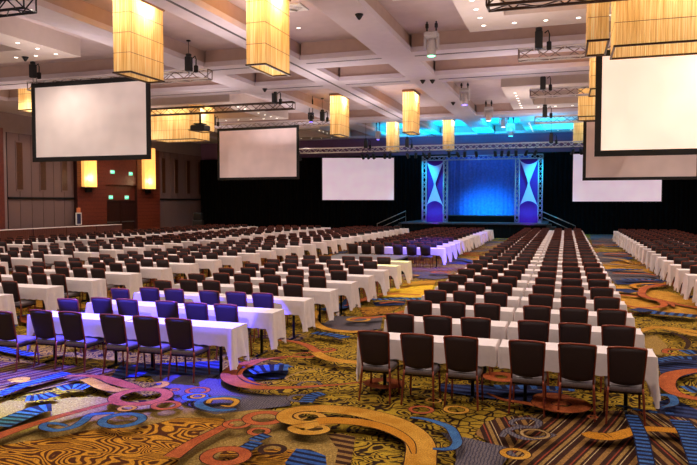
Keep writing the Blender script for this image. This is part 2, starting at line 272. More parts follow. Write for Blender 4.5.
CARPET_DATA = [[["olive",[[-6.99,6.67],[-6.39,6.73],[-6.18,7.03],[-5.77,7.21],[-5.12,7.06],[-4.73,7.37],[-4.23,7.14],[-3.7,7.32],[-3.21,7.43],[-2.79,7.11],[-2.38,6.76],[-1.97,5.97],[-2.24,5.42],[-3.96,4.85],[-4.81,4.57]]],["grey",[[-5.83,8.3],[-5.53,8.58],[-4.8,8.7],[-4.16,7.93],[-3.5,8.0],[-3.27,7.62],[-3.64,7.33],[-4.01,7.01],[-4.53,7.17],[-5.04,7.5]]],["wave",[[-5.75,5.28],[-5.49,5.57],[-5.25,5.81],[-5.11,6.06],[-4.89,6.27],[-4.66,6.24],[-4.48,6.55],[-4.38,6.77],[-3.82,6.91],[-3.71,6.73],[-3.86,6.4],[-3.7,6.13],[-3.68,5.73],[-3.4,5.04],[-4.94,4.53]]],["wave",[[-3.2,5.57],[-3.36,6.0],[-3.3,6.17],[-3.0,6.12],[-2.81,6.24],[-2.64,6.24],[-2.24,5.42],[-2.97,5.18]]],["leaf",[[-1.38,7.68],[-1.25,8.21],[-0.97,8.26],[-0.65,8.32],[-0.43,8.27],[-0.69,7.94],[-0.87,7.69],[-0.91,7.33],[-0.83,7.06],[-1.06,7.14],[-1.31,7.26]]],["fanl",[[-0.93,7.3],[-0.87,7.74],[-0.71,7.98],[-0.47,8.13],[-0.32,8.22],[-0.5,6.95],[-0.57,6.43],[-0.62,6.96]]],["fan",[[-0.33,8.22],[-0.03,8.44],[0.91,8.79],[0.81,6.89],[0.76,6.4],[-0.53,5.98],[-0.5,6.95]]],["fanl",[[0.76,8.7],[1.7,9.22],[1.19,6.33],[0.73,6.18],[0.77,6.87]]],["grey",[[-1.3,7.25],[-1.16,7.21],[-0.95,7.15],[-0.7,7.06],[-0.55,7.01],[-0.42,6.78],[-0.52,6.7],[-0.56,6.51],[-0.51,6.11],[-0.96,5.96],[-1.02,6.61],[-1.08,6.88]]],["bars",[[-2.49,6.79],[-2.36,6.86],[-2.16,6.81],[-1.97,6.07],[-2.11,5.98],[-2.22,6.39]]],["fan",[[-8.86,8.27],[-7.59,8.42],[-6.3,8.45],[-6.36,8.06],[-6.63,7.64],[-6.88,7.03],[-7.15,6.66]]],["night",[[-6.68,8.71],[-5.31,9.44],[-4.85,8.68],[-5.83,8.3],[-6.29,7.97]]],["olive",[[1.33,13.85],[1.7,13.91],[1.77,12.91],[1.56,12.02],[1.32,12.28]]],["night",[[1.45,11.67],[1.89,12.13],[2.18,12.34],[1.96,11.07],[1.52,10.49],[1.37,10.53]]],["night",[[1.09,9.18],[1.38,9.48],[1.6,8.98],[1.54,8.62],[1.17,8.67]]],["night",[[-1.66,9.2],[-1.1,9.33],[-0.49,9.32],[-0.01,9.37],[-0.0,8.8],[-0.63,8.68],[-1.03,8.74],[-1.6,8.85]]],["grey",[[-4.82,12.62],[-4.9,13.66],[-4.58,14.08],[-3.9,14.12],[-3.57,12.92],[-3.92,12.29],[-4.42,12.33]]],["night",[[-5.01,9.52],[-4.49,9.3],[-3.99,9.21],[-3.87,8.79],[-4.26,8.55],[-4.02,8.31],[-4.28,8.23]]],["grey",[[-5.47,23.98],[-4.23,24.24],[-3.66,22.52],[-4.13,21.74],[-5.06,22.18]]],["gold",[[-4.9,18.6],[-4.78,20.39],[-4.02,21.49],[-3.64,18.57],[-3.67,17.32],[-4.79,17.34]]],["wave",[[-4.8,15.35],[-4.14,15.73],[-3.81,15.84],[-3.92,14.72],[-4.29,14.18]]],["night",[[-4.7,16.24],[-3.99,17.02],[-3.81,16.08],[-4.45,15.73]]],["grey",[[-5.03,14.08],[-4.26,14.06],[-3.92,14.44],[-3.54,12.82],[-4.47,12.52]]],["gold",[[1.37,22.03],[2.91,20.76],[3.21,18.68],[2.87,16.64],[1.64,16.96],[1.34,18.06]]],["gold",[[1.48,29.39],[2.93,28.76],[3.51,26.97],[2.55,25.76],[1.5,26.31]]],["grey",[[1.38,35.68],[3.03,36.74],[2.72,31.64],[1.44,30.58]]],["grey",[[1.44,26.76],[2.81,26.74],[3.12,25.12],[2.98,22.24],[1.5,22.4]]],["night",[[1.57,23.46],[2.82,23.87],[3.09,22.59],[1.57,22.29]]],["grey",[[1.86,55.97],[3.73,56.58],[3.16,43.47],[1.54,41.73]]],["bluebar",[[-2.6,5.9],[-2.64,6.28],[-2.49,6.3],[-2.28,6.19],[-2.18,5.95],[-2.47,5.66]]]],[["r","gold",[[-7.37,7.18],[-7.34,7.28],[-7.24,7.35],[-7.16,7.29],[-7.22,7.25]],[0.1,0.22,0.2,0.12,0.05],1],["r","gold",[[-7.3,7.18],[-7.12,7.22],[-7.01,7.32],[-6.98,7.53]],[0.2,0.16,0.1,0.04],0],["l","blue",[[-6.94,6.56],[-6.98,7.08],[-6.93,7.47],[-6.89,7.79]],0.3,0.07],["l","blue",[[-6.47,6.58],[-6.35,6.69],[-6.27,6.87]],0.4,0.09],["l","blue",[[-6.39,7.07],[-6.29,7.22],[-6.06,7.26]],0.4,0.09],["l","blue",[[-5.97,5.66],[-6.0,6.04],[-5.99,6.28],[-5.87,6.42]],0.5,0.11],["r","coral",[[-6.76,7.64],[-6.51,7.73],[-6.23,7.73],[-5.93,7.61],[-5.56,7.47],[-5.37,7.43]],[0.08,0.18,0.26,0.36,0.3,0.1],1],["r","gold",[[-6.41,7.6],[-6.16,7.47],[-5.87,7.32],[-5.59,7.26],[-5.3,7.38],[-5.18,7.57],[-5.17,7.7],[-5.26,7.79],[-5.37,7.71]],[0.3,0.32,0.32,0.26,0.24,0.2,0.18,0.12,0.05],1],["o","coral",[-5.14,7.11],0.33,0.24,1],["r","coral",[[-5.71,5.33],[-5.69,5.58],[-5.6,6.03],[-5.47,6.41],[-5.35,6.73],[-5.26,6.89]],[0.3,0.26,0.2,0.16,0.14,0.1],1],["o","azure",[-4.78,6.26],0.22,0.16,1],["r","azure",[[-5.03,6.44],[-5.24,6.31],[-5.18,6.09],[-5.15,5.9],[-5.24,5.75],[-5.44,5.77],[-5.52,5.89],[-5.37,5.93],[-5.23,5.89]],[0.1,0.16,0.18,0.16,0.14,0.14,0.12,0.1,0.05],1],["o","gold",[-5.0,6.64],0.09,0.08,1],["o","coral",[-4.62,6.89],0.15,0.11,1],["o","coral",[-4.9,7.51],0.05,0.05,1],["o","coral",[-4.59,7.57],0.14,0.08,1],["o","azure",[-4.47,7.31],0.14,0.1,1],["o","gold",[-4.45,7.34],0.08,0.06,1],["r","azure",[[-3.73,7.02],[-3.94,6.91],[-4.21,7.0],[-4.31,7.2],[-4.16,7.41],[-3.88,7.43]],[0.1,0.18,0.2,0.16,0.14,0.1],1],["r","gold",[[-4.17,7.12],[-4.21,7.28],[-4.02,7.37],[-3.87,7.3],[-3.85,7.1],[-3.98,7.1]],[0.1,0.12,0.14,0.12,0.1,0.05],1],["r","coral",[[-3.62,5.48],[-3.63,5.86],[-3.59,6.21],[-3.54,6.53]],[0.3,0.24,0.2,0.2],1],["o","coral",[-3.47,6.55],0.13,0.1,1],["o","coral",[-3.27,6.83],0.2,0.17,1],["o","coral",[-3.13,6.4],0.1,0.09,1],["l","blue",[[-3.06,6.14],[-3.03,6.25],[-2.98,6.37]],0.22,0.07],["l","blue",[[-3.04,5.83],[-3.03,5.97],[-3.01,6.11]],0.25,0.08],["o","brown",[-2.77,5.97],0.12,0.1,0],["o","coral",[-3.13,5.67],0.19,0.2,1],["o","grey",[-3.17,7.67],0.14,0.1,1],["l","blue",[[-3.04,7.54],[-3.06,7.79],[-2.98,7.96]],0.28,0.08],["o","grey",[-3.28,8.28],0.15,0.08,1],["r","coral",[[-4.19,9.61],[-4.53,9.36],[-4.7,9.0],[-4.66,8.61],[-4.5,8.27],[-4.23,8.03],[-3.91,7.94],[-3.64,8.0],[-3.29,8.17],[-3.05,8.32],[-2.86,8.45]],[0.1,0.22,0.3,0.36,0.4,0.36,0.28,0.22,0.16,0.12,0.08],1],["r","coral",[[-4.51,9.03],[-4.52,8.72],[-4.4,8.41],[-4.12,8.17],[-3.82,8.07]],[0.05,0.1,0.12,0.1,0.05],1],["l","blue",[[-4.36,8.65],[-4.21,8.82],[-4.01,9.2]],0.5,0.1],["r","tan",[[-3.35,8.38],[-3.72,8.47],[-3.61,8.96],[-3.42,9.14]],[0.05,0.06,0.06,0.05],0],["r","gold",[[-2.41,7.43],[-2.71,7.38],[-2.98,7.27],[-3.09,7.08],[-3.03,6.87],[-2.86,6.79],[-2.68,6.84],[-2.62,7.01],[-2.72,7.14],[-2.9,7.14],[-2.95,7.01],[-2.85,6.91],[-2.8,6.98]],[0.42,0.36,0.32,0.3,0.3,0.28,0.22,0.16,0.13,0.11,0.09,0.07,0.04],1],["r","gold",[[-2.14,7.02],[-2.37,6.98],[-2.53,6.89],[-2.7,6.7],[-2.78,6.61],[-2.68,6.53],[-2.54,6.54],[-2.45,6.65],[-2.5,6.75],[-2.6,6.7]],[0.24,0.24,0.26,0.32,0.32,0.26,0.2,0.15,0.1,0.05],1],["r","gold",[[-2.82,7.32],[-2.66,7.37],[-2.35,7.37],[-1.99,7.26],[-1.7,7.06],[-1.48,6.78],[-1.36,6.49],[-1.31,6.24],[-1.26,5.96]],[0.44,0.46,0.48,0.5,0.5,0.5,0.5,0.5,0.5],1],["r","amber",[[-2.64,6.9],[-2.47,6.99],[-2.16,7.02],[-1.88,6.94],[-1.66,6.78],[-1.49,6.57],[-1.39,6.29]],[0.36,0.36,0.34,0.28,0.22,0.14,0.05],1],["r","azure",[[-1.67,7.37],[-1.48,7.35],[-1.3,7.26],[-1.17,7.14],[-1.08,6.91],[-1.03,6.72],[-1.07,6.54],[-1.24,6.48]],[0.05,0.12,0.16,0.18,0.18,0.16,0.14,0.06],1],["o","coral",[-1.61,7.68],0.13,0.08,1],["o","gold",[-1.21,7.81],0.13,0.08,1],["o","gold",[-1.54,8.09],0.09,0.05,1],["o","coral",[-2.33,8.66],0.19,0.5,1],["r","coral",[[-3.0,8.31],[-2.77,8.51],[-2.53,8.7]],[0.08,0.08,0.05],1],["r","coral",[[-0.94,8.63],[-0.74,8.42],[-0.53,8.36],[-0.19,8.27],[0.05,8.18],[0.28,8.3]],[0.05,0.12,0.16,0.3,0.3,0.1],1],["o","coral",[-0.1,8.63],0.18,0.4,1],["o","coral",[-0.84,9.5],0.18,0.4,1],["r","grey",[[-0.61,7.04],[-0.57,7.27],[-0.43,7.42],[-0.28,7.47],[-0.26,7.68],[-0.38,7.75],[-0.53,7.62],[-0.54,7.48],[-0.43,7.47]],[0.1,0.12,0.14,0.12,0.12,0.1,0.1,0.08,0.05],1],["r","grey",[[-0.57,7.24],[-0.4,7.07],[-0.2,7.14],[-0.08,7.3]],[0.1,0.14,0.14,0.1],1],["o","tan",[-0.28,7.24],0.14,0.06,1],["o","gold",[-0.44,6.6],0.12,0.1,1],["l","blue",[[-0.87,8.94],[-0.4,9.09],[-0.03,9.13],[0.18,9.15]],0.3,0.16],["o","coral",[-0.02,8.44],0.24,0.5,1],["r","amber",[[0.23,7.45],[0.31,7.39],[0.43,7.38],[0.56,7.46],[0.72,7.67],[0.9,7.79],[1.12,7.82],[1.38,7.86]],[0.2,0.38,0.34,0.3,0.26,0.26,0.28,0.3],1],["r","amber",[[0.48,7.37],[0.42,7.47],[0.37,7.46]],[0.05,0.06,0.03],1],["o","coral",[0.33,8.03],0.05,0.04,1],["l","blue",[[0.76,8.24],[0.78,7.84],[0.79,7.44],[0.77,6.93],[0.76,6.57]],0.22,0.11],["l","blue",[[0.64,8.59],[0.85,8.48],[1.01,8.44],[1.28,8.45]],0.12,0.18],["l","blue",[[1.26,8.21],[1.29,7.79],[1.27,7.28],[1.25,6.76]],0.34,0.1],["r","coral",[[1.96,10.8],[1.7,10.63],[1.46,10.31],[1.34,9.81],[1.37,9.41],[1.52,9.23],[1.7,9.17]],[0.3,0.36,0.4,0.36,0.3,0.26,0.24],1],["r","azure",[[1.14,9.2],[1.31,9.22],[1.3,8.88],[1.14,8.66]],[0.1,0.18,0.16,0.06],1],["l","blue",[[1.4,11.25],[1.71,11.55],[2.05,11.56]],0.3,0.12],["l","blue",[[1.87,12.01],[2.01,12.06],[2.16,12.07]],0.5,0.12],["l","blue",[[1.54,9.6],[1.63,9.63],[1.76,9.67]],0.5,0.12],["r","coral",[[1.87,12.19],[1.67,12.17],[1.59,11.88],[1.77,11.81]],[0.08,0.14,0.14,0.06],1],["r","brown",[[1.76,13.99],[2.02,13.64],[2.09,12.89],[1.95,12.26]],[0.1,0.16,0.16,0.08],0],["r","gold",[[1.64,14.31],[2.05,14.26],[2.46,13.93]],[0.3,0.34,0.4],1],["r","coral",[[-4.54,8.86],[-4.49,9.3],[-4.32,9.58],[-4.17,9.69],[-3.88,9.73],[-3.83,9.98],[-4.03,10.01],[-4.19,9.82]],[0.2,0.14,0.1,0.12,0.14,0.14,0.1,0.05],1],["r","coral",[[-4.86,10.78],[-4.55,10.75],[-4.2,10.52],[-3.89,10.17],[-3.72,10.2],[-3.65,10.37],[-3.8,10.42],[-3.88,10.25]],[0.16,0.2,0.24,0.26,0.16,0.1,0.08,0.04],1],["r","gold",[[-3.89,10.1],[-3.66,9.83],[-3.37,9.67],[-3.01,9.64],[-2.76,9.64]],[0.3,0.34,0.34,0.3,0.26],1],["l","blue",[[-4.35,8.8],[-4.18,8.92],[-3.91,9.03]],0.6,0.14],["l","blue",[[-4.51,11.61],[-4.14,11.55],[-3.76,11.32]],0.4,0.14],["r","gold",[[-5.36,14.03],[-5.09,13.1],[-4.71,12.34],[-4.29,11.97],[-3.88,11.91],[-3.62,12.09]],[0.2,0.26,0.32,0.34,0.34,0.3],1],["o","gold",[-4.13,13.23],0.22,0.14,1],["r","coral",[[-4.17,13.36],[-3.87,13.51],[-3.62,13.83]],[0.16,0.16,0.1],1],["r","coral",[[-4.25,13.17],[-4.16,13.44],[-3.71,13.76],[-3.46,14.59]],[0.16,0.2,0.22,0.2],1],["r","coral",[[-5.13,17.11],[-4.43,17.26],[-3.67,17.32]],[0.3,0.3,0.3],1],["l","blue",[[-4.65,16.08],[-4.28,16.27],[-3.89,16.61]],0.5,0.16],["r","coral",[[-4.29,15.52],[-4.07,15.86],[-3.76,15.86]],[0.2,0.24,0.2],1],["o","coral",[-4.18,23.13],0.28,0.3,1],["r","amber",[[-4.72,19.37],[-4.37,20.0],[-3.91,20.57]],[0.3,0.3,0.3],0],["r","coral",[[3.65,21.28],[3.08,21.96],[2.37,21.14],[2.07,20.11],[1.98,18.95],[2.3,17.96],[2.2,17.14],[1.68,16.78],[1.28,17.22]],[0.3,0.34,0.36,0.36,0.34,0.3,0.26,0.24,0.2],1],["l","blue",[[1.87,16.15],[2.26,16.04],[2.78,15.89]],0.7,0.18],["l","night",[[1.52,16.55],[1.7,16.43],[1.86,16.24]],0.8,0.3],["l","night",[[1.5,20.29],[1.66,19.82],[1.89,19.64]],0.9,0.3],["r","gold",[[1.32,13.55],[1.69,14.18],[2.03,14.03],[2.34,13.54]],[0.25,0.3,0.3,0.3],1],["r","coral",[[1.58,24.78],[2.14,24.8],[2.69,24.82],[2.94,24.29]],[0.4,0.5,0.4,0.2],1],["l","blue",[[1.75,22.82],[2.28,22.99],[2.78,22.95],[3.08,22.53]],0.6,0.2],["l","blue",[[1.67,26.18],[2.19,26.35],[2.71,26.17]],0.6,0.2],["l","blue",[[2.12,39.71],[2.64,39.88],[3.12,39.42]],1.0,0.3],["r","gold",[[1.36,28.79],[2.09,28.48],[2.76,27.87]],[0.3,0.5,0.3],1],["r","coral",[[1.51,41.03],[2.17,40.8],[2.88,41.49]],[0.6,0.7,0.6],1],["r","coral",[[1.8,33.73],[2.4,34.38],[2.93,34.1]],[0.6,0.7,0.6],1]]]
# ================================================================== THE SETTING
# ---- carpet: one floor mesh; the woven figures are its inlaid patches
ZONES, RIBS = CARPET_DATA
CN = list(CM)
def smooth(pts, wd, k=8, closed=False):
    P = [Vector((p[0], p[1])) for p in pts]; n = len(P); out = []
    g = (lambda i: P[i % n]) if closed else (lambda i: P[max(0, min(n-1, i))])
    for i in range(n if closed else n-1):
        a, b, c, d = g(i-1), g(i), g(i+1), g(i+2)
        for q in range(k):
            t = q/k
            p = .5*((2*b)+(c-a)*t+(2*a-5*b+4*c-d)*t*t+(3*b-a-3*c+d)*t**3)
            out.append((p, wd[i]*(1-t)+wd[(i+1) % n]*t))
    if not closed: out.append((P[-1], wd[-1]))
    return out
WS = .6
def strip(fl, path, z, mi, extra=0, closed=False, alt=None, rung=.1):
    vs = []; n = len(path)
    for i, (p, w) in enumerate(path):
        a = path[(i-1) % n][0] if closed or i else path[0][0]; b = path[(i+1) % n][0] if closed or i < n-1 else path[-1][0]
        d = (b-a); d = d.normalized() if d.length > 1e-6 else Vector((1, 0)); s = Vector((-d.y, d.x))*(w*WS/2+extra)
        vs += [(p.x+s.x, p.y+s.y, z), (p.x-s.x, p.y-s.y, z)]
    m = n if closed else n-1
    for i in range(m):
        j = (i+1) % n
        fl.add([vs[2*i], vs[2*i+1], vs[2*j+1], vs[2*j]], [(0, 1, 2, 3)], alt if (alt is not None and i % 2) else mi)
def resample(path, step):
    out = [path[0]]; acc = 0
    for (p, w), (q, w2) in zip(path, path[1:]):
        L = (q-p).length; 
        while L > 1e-9 and acc+L >= step:
            t = (step-acc)/L; p = p.lerp(q, t); w = w+(w2-w)*t; L = (q-p).length; out.append((p, w)); acc = 0
        acc += L
    return out
fl = MB()
fl.add([(-36, -12, 0), (24, -12, 0), (24, 60, 0), (-36, 60, 0)], [(0, 1, 2, 3)], CN.index('scroll'))
zz = .0004
rnd = random.Random(11)
def blob(cx, cy, rx, ry, n=18):
    ph = rnd.random()*6; return [[cx+math.cos(2*PI*i/n)*rx*(1+.22*math.sin(3*2*PI*i/n+ph)), cy+math.sin(2*PI*i/n)*ry*(1+.2*math.sin(2*2*PI*i/n+ph))] for i in range(n)]
far = []; farz = []
for k in range(620):
    x = rnd.uniform(-33, 9); y = rnd.uniform(5, 50)
    if -9 < x < 4.5 and y < 13.5: continue
    if -4.6 < x < -2.6 and 13 < y < 24 and k % 3: continue
    if 1 < x < 3 and 12 < y < 30 and k % 3: continue
    t = k % 6
    if t < 2: farz.append([rnd.choice(['wave', 'olive', 'grey', 'gold', 'fan', 'night', 'grey', 'fanl', 'gold']), blob(x, y, rnd.uniform(.6, 1.8), rnd.uniform(.5, 1.4))])
    elif t == 2: far.append(['o', rnd.choice(['coral', 'gold', 'azure', 'amber']), [x, y], rnd.uniform(.15, .9), rnd.uniform(.1, .3), 1])
    elif t < 5:
        a = rnd.random()*6.3; q = []; p = [x, y]; c = rnd.uniform(-.7, .7)
        for i in range(6): q.append(list(p)); a += c; p = [p[0]+.6*math.cos(a), p[1]+.6*math.sin(a)]
        far.append(['r', rnd.choice(['coral', 'coral', 'gold', 'amber']), q, [.1, .28, .36, .34, .26, .08], 1])
    else:
        a = rnd.random()*6.3; far.append(['l', 'blue', [[x, y], [x+math.cos(a), y+math.sin(a)], [x+2*math.cos(a+.2), y+2*math.sin(a+.2)]], rnd.uniform(.3, .8), .16])
for m, pts in farz+ZONES:
    fl.add([(p[0], p[1], zz) for p in pts], [tuple(range(len(pts)))], CN.index(m)); zz += .0001
    # orient upward
for r in far+RIBS:
    if r[0] == 'r':
        path = smooth(r[2], r[3])
        if r[4]: strip(fl, path, zz, CN.index('brown'), .012)
        strip(fl, path, zz+.0001, CN.index(r[1]))
    elif r[0] == 'o':
        q = [[r[2][0]+r[3]*math.cos(2*PI*i/20), r[2][1]+r[3]*math.sin(2*PI*i/20)] for i in range(20)]
        path = [(Vector(p), min(r[4], r[3]*1.6)) for p in q]
        if r[5]: strip(fl, path, zz, CN.index('brown'), .012, True)
        strip(fl, path, zz+.0001, CN.index(r[1]), 0, True)
    else:
        path = resample(smooth(r[2], [r[3]]*len(r[2])), r[4]/2)
        if len(path) > 1:
            strip(fl, path, zz, CN.index('navy'), .012)
            strip(fl, path, zz+.0001, CN.index('blue' if r[1] == 'blue' else 'night'), alt=CN.index('navy' if r[1] == 'blue' else 'night'))
    zz += .00022
# every patch faces up
for i, f in enumerate(fl.f):
    a = [fl.v[k] for k in f]; ar = sum(a[k][0]*a[(k+1) % len(a)][1]-a[(k+1) % len(a)][0]*a[k][1] for k in range(len(a)))
    if ar < 0: fl.f[i] = tuple(reversed(f))
struct('floor', fl, [CM[c] for c in CN])

# ---- ceiling: recess slab, moulded beams, hanging panels
ZS, ZR = 8.4, 9.12
XL, XR, Y0, Y1 = -34.5, 22.5, -12, 58
cb = MB(); cb.box(XL, XR, Y0, Y1, ZR, ZR+.06); struct('ceiling', cb, M['recess'])
def beam(x0, x1, y0, y1, axis, tracks=()):
    """soffit box with a lower moulding strip, the upper face set back"""
    b = MB(); e = .1
    b.box(x0, x1, y0, y1, ZS, ZS+.2, 0)
    if axis == 'y': b.box(x0+e, x1-e, y0, y1, ZS+.2, ZR, 1)
    else: b.box(x0, x1, y0+e, y1-e, ZS+.2, ZR, 1)
    for t in tracks:
        if axis == 'y': b.box(t-.05, t+.05, y0, y1, ZS-.012, ZS, 2)
        else: b.box(x0, x1, t-.05, t+.05, ZS-.012, ZS, 2)
    struct('ceiling_beam', b, [M['soffit'], M['tan_wall'], M['track']])
LONG = [(-34.5, -30.5, ()), (-16.2, -14.85, ()), (-11.6, -10.4, (-10.95,)), (-7.15, -5.78, ()), (8.2, 9.4, ()), (12.6, 13.9, ()), (17.5, 22.5, ())]
for a, b_, t in LONG: beam(a, b_, Y0, Y1, 'y', t)
TRANS = [(-12, -8, ()), (5.8, 7.6, (6.6,)), (10.7, 12.5, (11.4,)), (25.3, 27.1, (26.0,)), (30.2, 32.0, (31.2,)), (44.8, 46.6, ()), (57.2, 58, ())]
cuts = sorted((a, b_) for a, b_, t in LONG)
for a, b_, t in TRANS:
    x = XL
    for ca, cbb in cuts+[(XR, XR)]:
        if ca-x > .05: beam(x, ca, a, b_, 'x', t)
        x = max(x, cbb)
def cloud(x0, x1, y0, y1, hx0, hx1, hy0, hy1):
    b = MB(); z0, z1 = ZS, ZR
    for q in ((x0, hx0, y0, y1), (hx1, x1, y0, y1), (hx0, hx1, y0, hy0), (hx0, hx1, hy1, y1)): b.box(*q, z0, z1)
    struct('ceiling_panel', b, M['cloud'])
CLOUDS = [('right', 'near', -3.2, 5.6, 14.6, 23.0), ('right', 'middle', -3.2, 5.6, 34.3, 42.8), ('right', 'far', -3.2, 5.6, 48.9, 56.8),
          ('left', 'near', -27.7, -18.5, 14.6, 22.0), ('left', 'middle', -27.7, -18.5, 34.3, 42.8), ('left', 'far', -27.7, -18.5, 48.9, 56.8)]
for s, n, x0, x1, y0, y1 in CLOUDS: cloud(x0, x1, y0, y1, x0+1.3, x1-1.3, y0+1.0, y1-1.7)

# ---- walls
w = MB(); w.box(XR, XR+.2, Y0, Y1, 0, ZR); struct('wall_right', w, M['wallpaint'])
w = MB(); w.box(XL, XR, Y1, Y1+.2, 0, ZR); struct('wall_far', w, M['farwall'])
w = MB(); w.box(XL, XR, Y0-.2, Y0, 0, ZR); struct('wall_near', w, M['wallpaint'])
w = MB(); w.box(XL-.3, XL, Y0, Y1, 0, ZR, 0)
DY0, DY1, BY0, BY1 = 43.25, 47.15, 40.0, 50.4
for a, b_ in ((33.9, BY0), (BY1, Y1)):                                   # fabric-clad bays: lower and upper panels with joints, wood insets
    n = round((b_-a)/1.03); p = (b_-a)/n
    for i in range(n):
        ya, yb = a+i*p+.02, a+(i+1)*p-.02
        w.box(XL, XL+.05, ya, yb, 0, 2.80, 1)
        w.box(XL, XL+.05, ya, yb, 2.95, 7.12, 1)
    w.box(XL, XL+.03, a, b_, 0, 7.14, 2)
    yy = a+.75
    while yy+.6 < b_:
        w.box(XL+.05, XL+.09, yy-.07, yy+.57, 3.35, 6.65, 1); w.box(XL+.09, XL+.10, yy, yy+.5, 3.45, 6.55, 3); yy += 2.06
for a, b_, x in ((BY0, DY0, .35), (DY1, BY1, .35)):                      # red wood piers in blocks
    w.box(XL, XL+x-.02, a, b_, 0, 7.14, 5)
    z = 0
    while z < 7.1:
        w.box(XL+x-.02, XL+x, a, b_, z+.01, min(z+.285, 7.14), 4); z += .3
w.box(XL, XL+.3, DY0, DY1, 4.0, 7.14, 4); w.box(XL, XL+.1, DY0, DY1, 2.75, 4.0, 4)
w.box(XL, XL+.6, 30.5, 33.1, 0, 7.3, 4)                                  # pier at the near end
struct('wall_left', w, [M['wallpaint'], M['fabricwall'], M['joint'], M['inset'], M['redwood'], M['reddark']])
t = MB()
for a, b_ in ((33.9, BY0), (BY1, Y1)): t.box(XL+.05, XL+.12, a, b_, 2.80, 2.95)
struct('trim_1', t, M['ironblack'])
d = MB(); d.box(XL+.1, XL+.16, DY0, DY0+.1, 0, 2.75); d.box(XL+.1, XL+.16, DY1-.1, DY1, 0, 2.75); d.box(XL+.1, XL+.16, DY0, DY1, 2.68, 2.78)
dr = struct('door_1', d, M['reddark'])
for a, b_ in ((DY0+.1, (DY0+DY1)/2-.01), ((DY0+DY1)/2+.01, DY1-.1)):
    q = MB(); q.box(XL+.03, XL+.1, a, b_, .01, 2.68, 0, .01); q.box(XL+.1, XL+.115, a+.2, b_-.2, 1.35, 2.4, 0, .01); q.box(XL+.1, XL+.115, a+.2, b_-.2, .3, 1.1, 0, .01)
    lf = q.build('door_leaf', M['door'], dr)
    q = MB(); q.box(XL+.13, XL+.17, a+.1, b_-.1, .98, 1.06, 0, .01); q.box(XL+.1, XL+.14, a+.15, a+.22, .99, 1.05); q.box(XL+.1, XL+.14, b_-.22, b_-.15, .99, 1.05); q.build('push_bar', M['metal'], lf)

# ---- wall sconces and exit signs
for k, (ya, yb, lab) in enumerate(((40.35, 41.75, 'tall glowing gold wall sconce left of the dark double doors'), (47.7, 49.3, 'tall glowing gold wall sconce right of the dark double doors'))):
    e = tag(empty('wall_sconce', (XL+.36, (ya+yb)/2, 3.65)), lab, 'wall light', 'wall sconces beside the doors')
    h = (yb-ya)/2; q = MB()
    for i in range(8): q.box(.06, .34, -h+i*h/4+.01, -h+(i+1)*h/4-.01, .1, 3.6, 0, .02)
    q.build('glass_shade', M['sconce'], e)
    q = MB(); q.box(0, .4, -h-.03, h+.03, .03, .1, 0, .02); q.build('base_tray', M['dark_bronze'], e)
    q = MB(); q.box(0, .2, -.3, .3, -.3, .03, 0, .03); q.build('bracket', M['ironblack'], e)
    ld = bpy.data.lights.new('sconce_light', 'POINT'); ld.energy = 90; ld.color = (1, .72, .4); ld.shadow_soft_size = .1
    lo = link('sconce_light', ld); lo.location = (XL+1.0, (ya+yb)/2, 4.4)
SG = [(44.0, 5.0, 'upper left of the four green exit signs above the doors'), (46.3, 4.95, 'upper right of the four green exit signs above the doors'), (44.0, 3.0, 'lower left green exit sign right over the double doors'), (46.0, 3.0, 'lower right green exit sign right over the double doors')]
for y, z, lab in SG:
    x = XL+(.3 if z > 4 else .1)
    e = tag(empty('exit_sign', (x, y, z)), lab, 'sign', 'exit signs over the doors')
    q = MB(); q.box(0, .06, -.26, .26, -.16, .16, 0, .015); q.build('housing', M['white'], e)
    q = MB(); q.box(.06, .066, -.23, .23, -.13, .13); sf = q.build('sign_face', M['exit'], e)
    fc = bpy.data.curves.new('lettering', 'FONT'); fc.body = 'EXIT'; fc.size = .2; fc.align_x = 'CENTER'; fc.align_y = 'CENTER'; fc.extrude = .003; fc.materials.append(M['exitletter'])
    tmp = bpy.data.objects.new('tmp', fc); COL.objects.link(tmp); bpy.context.view_layer.update()
    me = bpy.data.meshes.new_from_object(tmp.evaluated_get(bpy.context.evaluated_depsgraph_get())); bpy.data.objects.remove(tmp)
    lo = link('lettering', me, sf); lo.location = (.071, 0, 0); lo.rotation_euler = (PI/2, 0, PI/2)

# ---- black drapes on either side of the stage
def pleats(mb, x0, x1, y, z0, z1, amp=.07, per=.28, mi=0, seed=0):
    r = random.Random(seed); n = max(6, int((x1-x0)/per*6)); ph = r.random()*6
    def fn(u, v):
        x = x0+(x1-x0)*u; a = amp*(math.sin(2*PI*(x-x0)/per+.8*math.sin(x*1.7+ph))+.35*math.sin(x*5.1+ph))*(1-.35*v)
        return (x, y+a, z0+(z1-z0)*v)
    mb.grid(fn, n, 4, mi)
for x0, x1, lab in ((-34.0, -8.9, 'long black drape wall hanging behind the stage on its left side'), (-3.2, 22.2, 'long black drape wall hanging behind the stage on its right side')):
    e = tag(empty('black_drape', ((x0+x1)/2, 57.0, 0)), lab, 'drape', 'black drapes at the stage end'); c = (x0+x1)/2
    q = MB(); pleats(q, x0-c, x1-c, 0, .02, 6.7, .09, .36, 0, int(x0)); q.build('drape_cloth', M['blackcloth'], e)
    q = MB(); q.tube([(x0-c, .12, 6.72), (x1-c, .12, 6.72)], .03, 8); q.build('drape_pipe', M['ironblack'], e)
    for i in range(7):
        q = MB(); x = x0-c+.2+(x1-x0-.4)*i/6; q.tube([(x, .25, 0), (x, .25, 6.7)], .025, 8); q.build('drape_pole', M['ironblack'], e)
